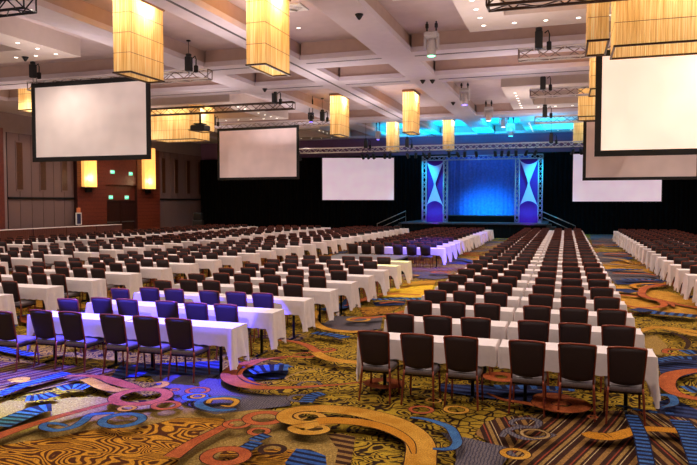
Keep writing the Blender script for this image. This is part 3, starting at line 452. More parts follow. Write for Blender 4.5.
# ================================================================== CHAIRS
TOPZ, DY, CY0 = .762, 1.396, 8.12
def chair_meshes(lod):
    """origin on the floor under the backrest's top; faces +y"""
    D = {}
    nu, nv = (8, 10) if lod == 0 else (3, 3)
    def back(u, v):
        z = .508+v*.408; k = (z-.47)/.46; hw = .172+.026*k
        s = u*2-1; y = .098-.098*k+.012*(s*s)-.016*math.sin(PI*v)
        zz = z+(1-v)*.03*(1-s*s)*-1+.006*v*(1-s*s)
        return (s*hw, y-.02, zz)
    q = MB(); q.slab(back, nu, nv, .038); D['backrest'] = q
    q = MB(); r = .0125; n = 8 if lod == 0 else 4
    def up(sx):
        return [(sx*.182, .112, .43), (sx*.185, .095, .52), (sx*.196, .045, .72), (sx*.207, .0, .914)]
    L = up(-1); Rr = up(1)
    crest = [(-.203, -.004, .927), (-.1, -.002, .936), (.1, -.002, .936), (.203, -.004, .927)] if lod == 0 else [(-.19, -.004, .93), (.19, -.004, .93)]
    q.tube(L+crest+Rr[::-1], r, n); D['back_frame'] = q
    q = MB()
    if lod == 0:
        # cushion: crowned slab with rounded rim and a fuller rear edge
        prof = [(.0, -.03), (.02, -.045), (.05, -.045), (.072, -.02), (.078, .04)]
        def ring(z, o, nn=24):
            out = []
            for i in range(nn):
                t = 2*PI*i/nn; c, s_ = math.cos(t), math.sin(t); e = .28
                hx = .21-.014*(s_ < 0); x = hx*math.copysign(abs(c)**e, c); y = .235*math.copysign(abs(s_)**e, s_)
                out.append((x*(1+o*2), .315+y*(1+o*2), z))
            return out
        levels = [(.395, -.03), (.405, 0), (.445, .005), (.465, -.025), (.474, -.11), (.478, -.25)]
        vs = [p for z, o in levels for p in ring(z, o)]; fs = [tuple(reversed(range(24))), tuple(range(24*5, 24*6))]
        for k in range(5):
            for i in range(24): j = (i+1) % 24; fs.append((k*24+i, k*24+j, k*24+24+j, k*24+24+i))
        q.add(vs, fs, 0, True)
    else: q.box(-.205, .205, .085, .54, .395, .47, 0, .03)
    D['seat'] = q
    q = MB(); q.box(-.2, .2, .1, .53, .372, .398, 0, .008); D['seat_frame'] = q
    legs = []
    for sx in (-1, 1):
        q = MB(); q.tube([(sx*.182, .112, .45), (sx*.192, .106, .36), (sx*.208, .05, .02), (sx*.209, .047, 0)], [.015, .015, .0125, .0125], n); legs.append(q)
    for sx in (-1, 1):
        q = MB(); q.tube([(sx*.19, .50, .39), (sx*.2, .525, .02), (sx*.2, .526, 0)], [.015, .0125, .0125], n); legs.append(q)
    D['legs'] = legs
    return D
MATS = {'backrest': M['chairback'], 'back_frame': M['copper'], 'seat': M['chairseat'], 'seat_frame': M['ironblack'], 'leg': M['copper']}
D0, D1 = chair_meshes(0), chair_meshes(1)
PROTO = [(k, D0[k].mesh('chair_'+k, MATS[k])) for k in ('backrest', 'back_frame', 'seat', 'seat_frame')]+[('leg', q.mesh('chair_leg', M['copper'])) for q in D0['legs']]
FRAME1 = MB()
for q in [D1['back_frame']]+D1['legs']: FRAME1.add(q.v, q.f, 0, False)
PROTO1 = [(k, D1[k].mesh('chair_plain_'+k, MATS[k])) for k in ('backrest', 'back_frame', 'seat')]+[('leg', q.mesh('chair_plain_leg', M['copper'])) for q in D1['legs']]
FARM = MB()
for k, mi in (('backrest', 0), ('seat', 1)): FARM.add(D1[k].v, D1[k].f, mi, False)
FARM.add(FRAME1.v, FRAME1.f, 2)
def chair(x, y, rz, label, group, lod):
    e = tag(empty('banquet_chair', (x, y, 0), rz), label, 'chair', group)
    for k, me in (PROTO if lod == 0 else PROTO1): link(k, me, e)
    return e

# ================================================================== TABLES AND CLOTHS
q = MB(); q.box(-.9, .9, -.215, .215, TOPZ-.03, TOPZ-.004, 0, .006); TOPM = q.mesh('table_top', M['laminate'])
LEGM = []
for sx in (-1, 1):
    q = MB(); q.tube([(sx*.6, 0, .03), (sx*.6, 0, TOPZ-.03)], .024, 8); q.tube([(sx*.6, -.2, .022), (sx*.6, .2, .022)], .02, 6)
    q.tube([(sx*.6, 0, .5), (sx*.3, 0, TOPZ-.035)], .011, 6); LEGM.append(q.mesh('table_leg', M['ironblack']))
def cloth_mesh(seed, left_end, right_end, step, nv):
    """a cloth laid over a narrow table: short fall along the sides, longer at a free end, points at the corners"""
    r = random.Random(seed); hx, hy = .905, .228; per = []; k = max(1, int(1/step*.1))
    def seg(a, b, n, nrm, kind):
        for i in range(n): t = i/n; per.append((a[0]+(b[0]-a[0])*t, a[1]+(b[1]-a[1])*t, nrm, kind))
    nl = max(8, int(2*hx/step)); ns = max(4, int(2*hy/step)); nc = 5 if step < .1 else 3
    def corner(cx, cy, a0, kind):
        for i in range(nc):
            t = R_(a0+90*(i+.5)/nc); per.append((cx+.012*math.cos(t), cy+.012*math.sin(t), (math.cos(t), math.sin(t)), kind))
    seg((-hx, -hy), (hx, -hy), nl, (0, -1), 's'); corner(hx, -hy, -90, 'cr')
    seg((hx, -hy), (hx, hy), ns, (1, 0), 'r'); corner(hx, hy, 0, 'cr')
    seg((hx, hy), (-hx, hy), nl, (0, 1), 's'); corner(-hx, hy, 90, 'cl')
    seg((-hx, hy), (-hx, -hy), ns, (-1, 0), 'l'); corner(-hx, -hy, 180, 'cl')
    p1, p2, p3 = r.random()*6, r.random()*6, r.random()*6; rows = [[] for _ in range(nv+1)]; tip = {c: r.uniform(.53, .63) for c in range(4)}
    side = r.uniform(.25, .268); endd = r.uniform(.44, .5); lean = r.uniform(-.03, .03)
    for i, (x, y, n, kind) in enumerate(per):
        free = right_end if x > 0 else left_end
        dx, dy = hx-abs(x), hy-abs(y); ci = (x > 0)*2+(y > 0)
        if kind in 's': 
            e = max(0, 1-dx/.115) if free else 0
            drop = side+(tip[ci]-side)*e**1.3; fl = .01*math.sin(x*4.5+p1)+.02*e*e
        elif kind in 'lr':
            e = max(0, 1-dy/.2); drop = (endd+(tip[ci]-endd)*e) if free else side*.9
            fl = (.04+.06*math.sin(y*29+p2)*(1-.5*e)-.02*e) if free else 0
        else:
            drop = tip[ci] if free else side*.95; fl = (.05+.03*math.sin(ci*2+p3)) if free else .004
        drop += .006*math.sin(i*1.3+p3)
        for j in range(nv+1):
            t = j/nv; o = .004+.008*min(1, t*4)+fl*t**1.2
            if kind in 'cl cr' and free: o += 0
            rows[j].append((x+n[0]*o+(lean*t*.5 if kind[0] != 's' and free else 0), y+n[1]*o, TOPZ+.004-(0 if j == 0 else .004)-drop*t))
    m = MB(); n = len(per); vs = [p for rw in rows for p in rw]; fs = []
    for j in range(nv):
        for i in range(n): k2 = (i+1) % n; fs.append((j*n+i, (j+1)*n+i, (j+1)*n+k2, j*n+k2))
    m.add(vs, fs, 0, True)
    # the lying top: an inner rim then one flat face
    m.add([(x*.994, y*.98, TOPZ+.006) for x, y, _, _ in per]+rows[0], [tuple(range(n))]+[(n+i, n+(i+1) % n, (i+1) % n, i) for i in range(n)], 0, False)
    for i, f in enumerate(m.f): m.f[i] = f
    return m.mesh('cloth', M['linen'])
CL = {}
def cloth_for(z, le, re):
    lod = 0 if z < 17 else 1 if z < 30 else 2; var = rnd.randrange(4 if lod == 0 else 3)
    key = (lod, le, re, var)
    if key not in CL: CL[key] = cloth_mesh(hash((lod, var, le, re)) % 1000, le, re, (.035, .07, .1)[lod], (7, 4, 2)[lod])
    return CL[key]

# block: name, x of the right end of its tables, first row index, number of rows, y shift, where chairs are counted from
AISLE = 'block right of centre aisle'
BLOCKS = [
 (AISLE, 1.05, 0, 27, 0, 'left'),
 ('block left of centre aisle', -4.56, 0, 9, 0, 'left'),
 ('block between black riser and stage', -4.56, 0, 14, 17.4, 'left'),
 ('second block left of centre aisle', -10.44, 0, 27, 0, 'right'),
 ('third block left of centre aisle', -16.25, 0, 27, 0, 'right'),
 ('fourth block left of centre aisle', -22.1, 0, 27, 0, 'right'),
 ('block across right-hand aisle', 6.62, 0, 27, 0, 'left'),
]
GRP = {b[0]: b[0] for b in BLOCKS}
TW, GAP = 1.83, .042
OFF = (-.585, -.025, .525)
chairs = []; ntab = 0
for name, xr, r0, nr, ys, frm in BLOCKS:
    vis_rows = []
    for r in range(r0, nr):
        y = CY0+ys+DY*r; row = []; tabs = []
        for t in (0, 1):
            cx = xr-TW*.5-(1-t)*(TW+GAP); ty = y+.585
            vx = [view(cx+d, ty, TOPZ) for d in (-.95, 0, .95)]
            if any(-6 < v[0] < 703 and v[2] > 1 and v[1] < 480 for v in vx): tabs.append((t, cx, ty, vx[1][2]))
            for k, o in enumerate(OFF):
                x = cx+o+(-.28 if 'left of' in name or 'riser' in name else .1*(1-t) if 'across' in name else .035*t); v = view(x, y, .8)
                if -14 < v[0] < 711 and v[2] > 1: row.append((t*3+k, x+(.1 if (t == 0 and k == 0 and x-cx < -.8) else 0), y-(.285 if x < xr-2*TW+.1 and t == 0 and k == 0 and o+.28 < 0 and x-cx < -.8 else 0), v[2]))
        if row or tabs: vis_rows.append((row, tabs))
    R = len(vis_rows)
    for i, (row, tabs) in enumerate(vis_rows):
        rn = ORD[i+1]
        for k, x, y, z in row:
            s = (k+1) if frm == 'left' else 6-k
            lit = 'blue-lit ' if (name.startswith('block left') and i in (1, 2)) else ''
            chairs.append((z, x, y, '%sbrown banquet chair, %s from %s in %s row of %s' % (lit, ORD[s], frm, rn, name), name))
        for t, cx, ty, z in tabs:
            sd = ('left', 'right')[t]
            e = tag(empty('folding_table', (cx, ty, 0)), 'folding table under cloth, %s of two, %s row of %s' % (sd, rn, name), 'table', 'tables in the '+name)
            link('tabletop', TOPM, e)
            for lm in LEGM: link('leg', lm, e)
            c = link('tablecloth', cloth_for(z, t == 0, t == 1)); c.location = (cx, ty, 0)
            tag(c, 'white tablecloth, %s of two, %s row of %s' % (sd, rn, name), 'tablecloth', 'cloths in the '+name); ntab += 1
chairs.sort()
farc = MB()
for i, (z, x, y, lab, name) in enumerate(chairs):
    jx, jy, jr = rnd.uniform(-.012, .012), rnd.uniform(-.035, .0), R_(rnd.uniform(-2, 2))
    if i < 300: chair(x+jx, y+jy, jr, lab, 'chairs in the '+name, 0 if i < 110 else 1)
    else:
        c, s_ = math.cos(jr), math.sin(jr)
        o = len(farc.v); farc.v += [(x+jx+p[0]*c-p[1]*s_, y+jy+p[0]*s_+p[1]*c, p[2]) for p in FARM.v]
        farc.f += [tuple(o+k for k in f) for f in FARM.f]; farc.mi += FARM.mi; farc.sm += FARM.sm
fo = farc.build('distant_chairs', [M['chairback'], M['chairseat'], M['copper']])
tag(fo, 'far rows of brown banquet chairs reaching back to the stage and left wall', 'chairs', kind='stuff')
print('CHAIRS', len(chairs), 'TABLES', ntab, 'last Z', chairs[299][0])

# ---- black camera riser behind the left block
e = tag(empty('riser_platform', (-6.9, 22.75, 0)), 'low black riser platform with grey top in the gap between seating blocks', 'platform')
q = MB(); q.box(-1.35, 1.35, -1.25, 1.25, .55, .62, 0, .01); q.build('platform_deck', M['riser'], e)
q = MB()
for x in (-1.33, 1.31): q.box(x, x+.02, -1.24, 1.24, 0, .55)
for y in (-1.24, 1.22): q.box(-1.31, 1.31, y, y+.02, 0, .55)
q.build('skirt', M['blackcloth'], e)

# ---- skirted tables along the left wall
for i in range(4):
    y = 31.2+i*3.02; x = -33.0
    e = tag(empty('skirted_table', (x, y+1.45, 0)), 'long white-topped table with brown skirt by left wall, %s from the doors' % ORD[4-i], 'table', 'skirted tables along the left wall')
    q = MB(); q.box(-.3, .3, -1.48, 1.48, .86, .9, 0, .01); q.build('tabletop', M['linen'], e)
    q = MB()
    def fn(u, v):
        s = u*7.12; a = .012*math.sin(s*40)
        if s < 2.96: p = (.29+a, -1.47+s)
        elif s < 3.55: p = (.29-(s-2.96), 1.47+a)
        elif s < 6.51: p = (-.3-a, 1.47-(s-3.55))
        else: p = (-.3+(s-6.51), -1.47-a)
        return (p[0], p[1], .01+.85*v)
    q.grid(fn, 200, 1); q.build('table_skirt', M['brownskirt'], e)

# ---- banner stand and equipment case by the left wall
e = tag(empty('banner_stand', (-33.75, 39.6, 0)), 'small white-framed notice stand with orange top by the red wall', 'sign')
q = MB(); q.box(-.12, .12, -.28, .28, 0, .06, 0, .02); q.tube([(0, 0, .05), (0, 0, 1.0)], .025); q.build('stand_base', M['metal'], e)
q = MB(); q.box(-.03, .03, -.3, .3, .95, 1.85, 0, .01); sfr = q.build('sign_frame', M['white'], e)
q = MB(); q.box(.03, .036, -.2, .2, 1.03, 1.77); q.build('notice', M['navyposter'], sfr)
q = MB(); q.box(-.03, .03, -.2, .2, 1.85, 2.2, 0, .03); q.build('top_panel', M['orange'], e)
e = tag(empty('equipment_case', (-30.2, 50.2, 0), R_(15)), 'black loudspeaker cabinet on a black case at the left drape', 'loudspeaker')
q = MB(); q.box(-.42, .42, -.35, .35, .06, 1.05, 0, .03); cbd = q.build('case_body', M['black'], e)
q = MB(); q.box(-.36, .36, -.3, .3, 1.05, 1.7, 0, .05); cab = q.build('cabinet', M['black'], e)
q = MB(); q.box(-.32, .32, -.32, -.3, 1.09, 1.66, 0, .008); q.build('grille', M['ironblack'], cab)
for x in (-.33, .33):
    for y in (-.27, .27):
        q = MB(); q.lathe([(.01, 0), (.05, .005), (.05, .055), (.01, .06)], 10, (x, y, 0)); q.build('caster', M['ironblack'], cbd)
# ================================================================== HANGING THINGS
def chandelier(x0, x1, y0, y1, z0, label, group, power=60, z1=ZR):
    cx, cy = (x0+x1)/2, (y0+y1)/2; hx, hy = (x1-x0)/2, (y1-y0)/2
    e = tag(empty('chandelier', (cx, cy, z0)), label, 'chandelier', group); H = z1-z0
    q = MB(); q.box(-hx-.05, hx+.05, -hy-.05, hy+.05, H-.14, H-.02, 0, .015); q.build('canopy', M['woodframe'], e)
    q = MB(); za, zb = .05, H-.14                                        # four sides of hanging bead strands
    def side(a, b, nx, ny):
        L = math.hypot(b[0]-a[0], b[1]-a[1]); n = max(4, int(L/.055)); s = L/n; dx, dy = (b[0]-a[0])/L, (b[1]-a[1])/L
        for i in range(n):
            p = [(0.0, 0), (.3, .012), (.7, .012), (1.0, 0)]
            for (t, o), (t2, o2) in zip(p, p[1:]):
                u, v = (i+t)*s, (i+t2)*s
                q.add([(a[0]+dx*u+nx*o, a[1]+dy*u+ny*o, za), (a[0]+dx*v+nx*o2, a[1]+dy*v+ny*o2, za), (a[0]+dx*v+nx*o2, a[1]+dy*v+ny*o2, zb), (a[0]+dx*u+nx*o, a[1]+dy*u+ny*o, zb)], [(0, 1, 2, 3)])
    side((-hx, -hy), (hx, -hy), 0, -1); side((hx, -hy), (hx, hy), 1, 0); side((hx, hy), (-hx, hy), 0, 1); side((-hx, hy), (-hx, -hy), -1, 0)
    q.build('bead_curtain', M['shade'], e)
    def hoop(name, z, h, t, o, mat):
        q = MB()
        for a in ((-hx-o, hx+o, -hy-o, -hy-o+t), (-hx-o, hx+o, hy+o-t, hy+o), (-hx-o, -hx-o+t, -hy-o+t, hy+o-t), (hx+o-t, hx+o, -hy-o+t, hy+o-t)): q.box(*a, z, z+h)
        q.build(name, mat, e)
    hoop('bottom_frame', 0, .05, .05, .03, M['dark_bronze'])
    for k in (1, 2, 3): hoop('band', H*k/4, .012, .01, .018, M['woodframe'])
    q = MB()
    nx, ny = max(1, int(hx/.35)), max(1, int(hy/.35))
    for i in range(nx):
        for j in range(ny):
            x, y = -hx+(i+.5)*2*hx/nx, -hy+(j+.5)*2*hy/ny; q.lathe([(.005, H-.3), (.04, H-.28), (.04, H-.2), (.02, H-.14)], 8, (x, y, 0))
    q.build('lamp_cluster', M['lamp'], e)
    for j in range(1 if hy < 1.2 else 2):
        ld = bpy.data.lights.new('chandelier_lamp', 'POINT'); ld.energy = power; ld.color = (1, .87, .68); ld.shadow_soft_size = .12
        lo = link('chandelier_lamp', ld); lo.location = (cx, cy+(0 if hy < 1.2 else (j-.5)*hy), z0+H*.88)
    return e
NARROW = [(-9.05, -8.45, 'right-hand'), (-13.53, -12.92, 'left-hand')]
for x0, x1, nm in NARROW:
    for y0, nn in ((17.85 if x0 > -10 else 17.57, 'nearest'), (37.6, 'second'), (50.7, 'farthest')):
        chandelier(x0, x1, y0, y0+1.8, 6.63, 'tall narrow gold bead chandelier, %s of the three in the %s row' % (nn, nm), 'narrow bead chandeliers', 170)
chandelier(1.15, 4.6, 18.7, 20.3, 6.63, 'wide gold bead chandelier above the nearest right screen', 'wide bead chandeliers', 260)
chandelier(.48, .97, 18.2, 20.0, 6.7, 'narrow gold bead chandelier hanging against the nearest wide one at right', 'narrow bead chandeliers', 60)
chandelier(.86, 1.5, 27.7, 29.6, 7.0, 'plain gold bead chandelier just left of the nearest right screen', 'narrow bead chandeliers', 120)
chandelier(.55, 4.2, 35.6, 37.4, 6.9, 'wide gold bead chandelier above the second right screen', 'wide bead chandeliers', 200)
chandelier(.45, 3.6, 50.0, 51.6, 6.9, 'small far gold bead chandelier above the farthest right screen', 'wide bead chandeliers', 150)
chandelier(-25.8, -22.55, 37.2, 39.0, 6.63, 'wide gold bead chandelier seen between the two nearer left screens', 'wide bead chandeliers', 200)
chandelier(-21.5, -20.7, 34.8, 36.4, 6.9, 'bright short bead chandelier in front of the wide left one', 'narrow bead chandeliers', 150)
chandelier(-27.4, -24.2, 27.8, 29.4, 7.4, 'gold bead chandelier behind the left edge of the nearest left screen', 'wide bead chandeliers', 120)

# ---- trusses
def truss(p0, p1, s, label, cat='truss', bay=.5, mat='alu', group=None, rad=.032):
    """box truss between two points: four chords and zig-zag lattice on each face"""
    P, Q = Vector(p0), Vector(p1); d = (Q-P); L = d.length; d.normalize()
    a = Vector((0, 0, 1)) if abs(d.z) < .9 else Vector((0, 1, 0)); b = d.cross(a)
    e = tag(empty('hanging_truss' if abs((Vector(p1)-Vector(p0)).z) < .1 else 'stage_truss_tower', p0), label, cat, group); h = s/2
    cor = [(a*h+b*h), (-a*h+b*h), (-a*h-b*h), (a*h-b*h)]
    for c in cor:
        q = MB(); q.tube([c, d*L+c], rad, 8); q.build('chord', M[mat], e)
    q = MB(); n = max(1, round(L/bay)); st = L/n
    for f in range(4):
        c0, c1 = cor[f], cor[(f+1) % 4]
        for i in range(n):
            u, v = d*(i*st), d*((i+1)*st); q.tube([u+(c0 if i % 2 else c1), v+(c1 if i % 2 else c0)], rad*.55, 5, cap=False)
        for i in (0, n): q.tube([d*(i*st)+c0, d*(i*st)+c1], rad*.7, 5)
    q.build('lattice', M['lattice' if mat == 'alu' and cat == 'truss' and group == 'screen trusses' else mat], e)
    return e
def hoist(x, y, z, label, top=ZR, s=1.0, zo=0):
    z -= .22; s *= 1.15
    e = tag(empty('chain_hoist', (x, y-.37, z+zo)), label, 'hoist', 'black chain hoists on the trusses')
    q = MB(); q.box(-.11*s, .11*s, -.1*s, .1*s, .12, .62*s, 0, .03); q.lathe([(.05, .0), (.1*s, .02), (.1*s, .1), (.06, .12)], 12, (0, 0, .62*s)); q.build('motor_body', M['black'], e)
    q = MB(); q.tube([(.16*s, 0, .55*s), (.26*s, 0, .62*s), (.3*s, 0, .5*s), (.29*s, 0, .2*s)], .025, 6); q.box(.22*s, .36*s, -.06, .06, .05, .3*s, 0, .03); q.build('chain_bag', M['ironblack'], e)
    q = MB(); q.tube([(0, 0, .12), (0, 0, 0), (.03, 0, -.05), (.05, 0, -.02)], .02, 6); q.build('hook', M['metal'], e)
    q = MB(); q.tube([(0, 0, .74*s), (0, 0, top-z-zo)], .012, 5); q.build('chain', M['ironblack'], e)
    q = MB(); q.lathe([(.005, -.05), (.09, -.04), (.09, -.0)], 10, (0, 0, top-z-zo)); q.build('ceiling_plate', M['ironblack'], e)
    return e
def zat(y): return ZR
truss((-22.9, 23.95, 7.78), (-13.8, 23.95, 7.78), .36, 'box truss over the nearest left screen', group='screen trusses')
truss((-1.63, 23.95, 7.71), (8.0, 23.95, 7.71), .36, 'silvery box truss over the nearest right screen', group='screen trusses')
truss((-1.95, 17.2, 7.75), (8.0, 17.2, 7.75), .5, 'dark box truss cut by the top right of the photo', group='screen trusses', mat='dark_bronze', bay=.62, rad=.04)
truss((-22.0, 13.9, 7.78), (-13.25, 13.9, 7.78), .42, 'dark box truss cut by the top left corner of the photo', group='screen trusses', mat='ironblack', rad=.035)
truss((-24.0, 32.9, 7.78), (-13.9, 32.9, 7.78), .36, 'long box truss carrying a projector left of centre', group='screen trusses', mat='dark_bronze')
truss((-1.69, 32.9, 7.78), (8.0, 32.9, 7.78), .36, 'box truss crossing behind the nearest right screen', group='screen trusses')
truss((-22.8, 39.5, 7.62), (-13.7, 39.5, 7.62), .34, 'box truss over the second left screen', group='screen trusses')
truss((-1.75, 39.5, 7.3), (7.6, 39.5, 7.3), .36, 'box truss over the second right screen', group='screen trusses')
truss((-21.5, 47.0, 6.5), (5.5, 47.0, 6.5), .32, 'long truss in front of the stage hung with stage lights', bay=.45)
hoist(-22.4, 23.95, 7.98, 'black chain hoist at the left end of the nearest left truss', s=1.0, zo=.2)
hoist(-14.55, 23.95, 7.98, 'black chain hoist left of the big hanging chandelier on nearest left truss')
hoist(-14.85, 32.9, 7.98, 'black chain hoist near right end of the projector truss', s=1.0, top=8.4)
hoist(-14.6, 39.5, 7.8, 'black chain hoist over the right end of the second left truss')
hoist(-22.3, 39.5, 7.8, 'black chain hoist at the upper left corner of the second left screen')
hoist(-.95, 23.95, 7.91, 'black chain hoist at left end of the nearest right truss')
hoist(-1.1, 32.9, 7.98, 'black chain hoist at left end of the middle right truss')
hoist(-1.2, 39.5, 7.5, 'black chain hoist at left end of the second right screen truss')
hoist(-1.0, 47.0, 6.67, 'black chain hoist at the right end of the stage truss')
hoist(-10.9, 47.0, 6.67, 'black chain hoist on stage truss above the left stage tower', top=8.4)
hoist(-14.0, 47.0, 6.67, 'black chain hoist on stage truss above the farthest left screen')
hoist(-.9, 17.05, 7.95, 'black chain hoist on the truss cut by the top right of the photo', s=1.2)

# ---- projection screens
def screen(x, y, z, w, h, rz, border, mat, label):
    """centre of the lower edge; faces -y turned by rz"""
    e = tag(empty('projection_screen', (x, y, z), rz), label, 'screen', 'white projection screens')
    q = MB(); hw = w/2; b = border
    q.box(-hw, hw, 0, .06, 0, b, 0, .01); q.box(-hw, hw, 0, .06, h-b, h, 0, .01); q.box(-hw, -hw+b, 0, .06, b, h-b, 0, .01); q.box(hw-b, hw, 0, .06, b, h-b, 0, .01)
    q.build('screen_frame', M['frame'], e)
    q = MB(); q.box(-hw+b, hw-b, .02, .035, b, h-b); q.build('screen_cloth', M[mat], e)
    for sx in (-1, 1):
        q = MB(); q.tube([(sx*(hw-.3), .03, h), (sx*(hw-.3), .03, h+.22)], .012, 6); q.build('hanging_strap', M['ironblack'], e)
screen(-19.44, 23.55, 4.38, 6.12, 3.45, 0, .2, 'screen_a', 'nearest left projection screen in a black frame, hanging below a chandelier')
screen(-18.98, 38.8, 4.05, 6.02, 3.4, R_(-4), .17, 'screen_b', 'second left projection screen in a black frame before the black drape')
screen(-15.02, 48.0, 2.72, 5.55, 3.3, R_(18), .06, 'screen_c', 'borderless white screen left of the stage')
screen(3.83, 23.6, 4.12, 5.9, 3.5, 0, .2, 'screen_d', 'nearest right projection screen, the largest, with bright warm white cloth')
screen(3.78, 39.0, 3.8, 5.85, 3.4, 0, .17, 'screen_e', 'second right projection screen, grey, overlapped by the nearest one')
screen(3.16, 47.8, 2.61, 5.7, 3.36, R_(-13), .05, 'screen_c', 'borderless white screen right of the stage, lowest of the three there')

# ---- projectors
def projector(x, y, z, drop, label, s=1.0):
    e = tag(empty('projector', (x, y, z)), label, 'projector', 'hanging projectors')
    q = MB(); q.box(-.45*s, .45*s, -.35*s, .35*s, 0, .3*s, 0, .05); pb = q.build('projector_body', M['black'], e)
    q = MB(); q.tube([(0, .34*s, .15*s), (0, .5*s, .15*s)], .1*s, 12); q.build('projector_lens', M['ironblack'], pb)
    q = MB(); q.box(-.3*s, .3*s, -.25*s, .25*s, .34*s, .4*s, 0, .02); q.build('mount_plate', M['ironblack'], e)
    q = MB(); q.tube([(0, 0, .32*s), (0, 0, drop)], .05, 8); q.build('drop_pole', M['ironblack'], e)
projector(-19.6, 32.9, 6.62, .93, 'black projector on a drop pole under the left truss')
projector(-17.2, 13.9, 7.05, .46, 'black projector in the truss at the top left corner', .8)

# ---- moving heads and ceiling fixtures
def moving_head(x, y, ztop, s, lens, label, body='fixture', hang=None):
    e = tag(empty('moving_head_light', (x, y, ztop)), label, 'stage light', 'moving-head lights')
    hang = hang or .3
    for sx in (-1, 1):
        q = MB(); q.tube([(sx*.16*s, 0, 0), (sx*.16*s, 0, -hang)], .03*s, 6); q.box(sx*.16*s-.05*s, sx*.16*s+.05*s, -.05*s, .05*s, -hang*.6, -hang*.2, 0, .01); q.build('clamp', M['black'], e)
    q = MB(); q.box(-.24*s, .24*s, -.18*s, .18*s, -hang-.18*s, -hang, 0, .04*s); q.build('light_base', M[body], e)
    q = MB(); z = -hang-.18*s
    q.box(-.26*s, .26*s, -.08*s, .08*s, z-.05*s, z+.02*s, 0, .01*s)
    for sx in (-1, 1): q.box(sx*.22*s-.04*s, sx*.22*s+.04*s, -.08*s, .08*s, z-.42*s, z, 0, .02*s)
    q.build('yoke', M[body], e)
    q = MB(); q.lathe([(.02, -.05), (.12, -.06), (.15, -.2), (.17, -.4), (.16, -.62), (.12, -.63)] if s == 1 else [(a*s, b_*s) for a, b_ in [(.02, -.05), (.12, -.06), (.15, -.2), (.17, -.4), (.16, -.62), (.12, -.63)]], 16, (0, 0, z)); lh = q.build('light_head', M[body], e)
    q = MB(); q.lathe([(.005, -.655*s), (.13*s, -.645*s), (.13*s, -.63*s)], 16, (0, 0, z)); q.build('lens', M[lens], lh)
moving_head(-4.7, 23.9, ZR, 1.05, 'green_lens', 'pale moving-head light with a glowing green lens under the ceiling', hang=.38)
moving_head(-5.35, 36.6, ZR, 1.1, 'violet_lens', 'pale moving-head light glowing violet beside the ceiling beam')
moving_head(-4.8, 43.4, ZR, 1.1, 'white_lens', 'pale moving-head light with a faint white lens before the stage', hang=.4)
moving_head(-4.3, 48.2, ZR, 1.1, 'white_lens', 'dim moving-head light over the stage front', hang=.3)
moving_head(-4.0, 51.0, ZR, 1.2, 'cyan_lens', 'moving-head light bathed in cyan above the stage', hang=.6)
moving_head(-13.4, 47.8, ZR, .8, 'violet_lens', 'small light glowing violet above the farthest left screen', hang=1.2)
moving_head(-15.0, 38.2, ZR, .7, 'violet_lens', 'small light glowing violet over the end of second left truss', 'black', 1.0)
def dome(x, y, label, z=ZS):
    e = tag(empty('ceiling_dome', (x, y, z)), label, 'ceiling fixture', 'black ceiling domes')
    q = MB(); q.lathe([(.13, -.03), (.13, 0)], 14); q.build('base_ring', M['ironblack'], e)
    q = MB(); q.lathe([(.01, -.18), (.04, -.16), (.09, -.09), (.12, -.03)], 14); q.build('dome_cover', M['black'], e)
dome(-6.15, 19.75, 'black dome on the ceiling beam nearest the green moving-head light')
dome(-6.55, 31.2, 'black dome on the beam crossing, left of a pair'); dome(-6.1, 31.3, 'black dome on the beam crossing, right of a pair')
dome(-6.3, 38.6, 'black dome on the beam farther along towards the stage')
dome(-22.2, 19.6, 'black dome on the left ceiling panel, nearer the corner of the photo'); dome(-20.6, 21.3, 'black dome on the left ceiling panel, nearer its downlights')
dome(-14.9+.2, 31.0, 'black dome on the beam crossing beside the nearer chandeliers')
for x, y, z, lab in ((-8.75, 20.7, ZR, 'white square air vent in the ceiling strip beside the second hanging chandelier'), (-5.0, 20.6, ZR, 'white square air vent near the top centre of the ceiling')):
    e = tag(empty('air_vent', (x, y, z)), lab, 'air vent', 'ceiling air vents')
    q = MB(); q.box(-.4, .4, -.4, .4, -.04, 0, 0, .01); q.build('vent_frame', M['white'], e)
    for k in range(3):
        q = MB(); r = .3-.09*k; q.lathe([(r-.02, -.07), (r, -.07), (r+.03, -.04)], 4, cap=False); q.build('louvre', M['fixture'], e)
# ---- recessed downlights around the edges of the ceiling panels
q = MB(); q.lathe([(.07, -.012), (.09, -.012), (.09, 0), (.07, 0)], 14, cap=False); RINGM = q.mesh('downlight_ring', M['white'])
q = MB(); q.lathe([(.005, -.008), (.068, -.008), (.068, 0)], 12); LENSM = q.mesh('downlight_lens', M['lamp'])
def downlight(x, y, z, label):
    u = view(x, y, z)
    if not (0 < u[0] < 697 and 0 < u[1] < 300): return
    e = tag(empty('downlight', (x, y, z)), label, 'downlight', 'round recessed downlights')
    link('trim_ring', RINGM, e); link('lens', LENSM, e)
for s, n, x0, x1, y0, y1 in CLOUDS:
    xe = x0+.55 if s == 'right' else x1-.55; ny = int((y1-y0-1)/.95)
    for i in range(ny): downlight(xe, y1-.75-i*.95, ZS, 'round downlight on inner edge of %s %s ceiling panel, %s from stage end' % (n, s, ORD[i+1]))
    for i in range(1, 9):
        downlight(xe+(i*.98 if s == 'right' else -i*.98), y1-.75, ZS, 'round downlight on stage edge of %s %s ceiling panel, %s from inner corner' % (n, s, ORD[i+1]))
for x, y, z, lab in ((-10.0, 20.6, ZR, 'nearer of two downlights in the ceiling strip right of the second chandelier'), (-9.6, 23.2, ZR, 'farther of two downlights in the ceiling strip right of the second chandelier'), (-12.2, 20.4, ZR, 'nearer downlight in the ceiling strip between the two big narrow chandeliers'), (-12.0, 22.9, ZR, 'farther downlight in the ceiling strip between the two big narrow chandeliers')):
    downlight(x, y, z, lab)

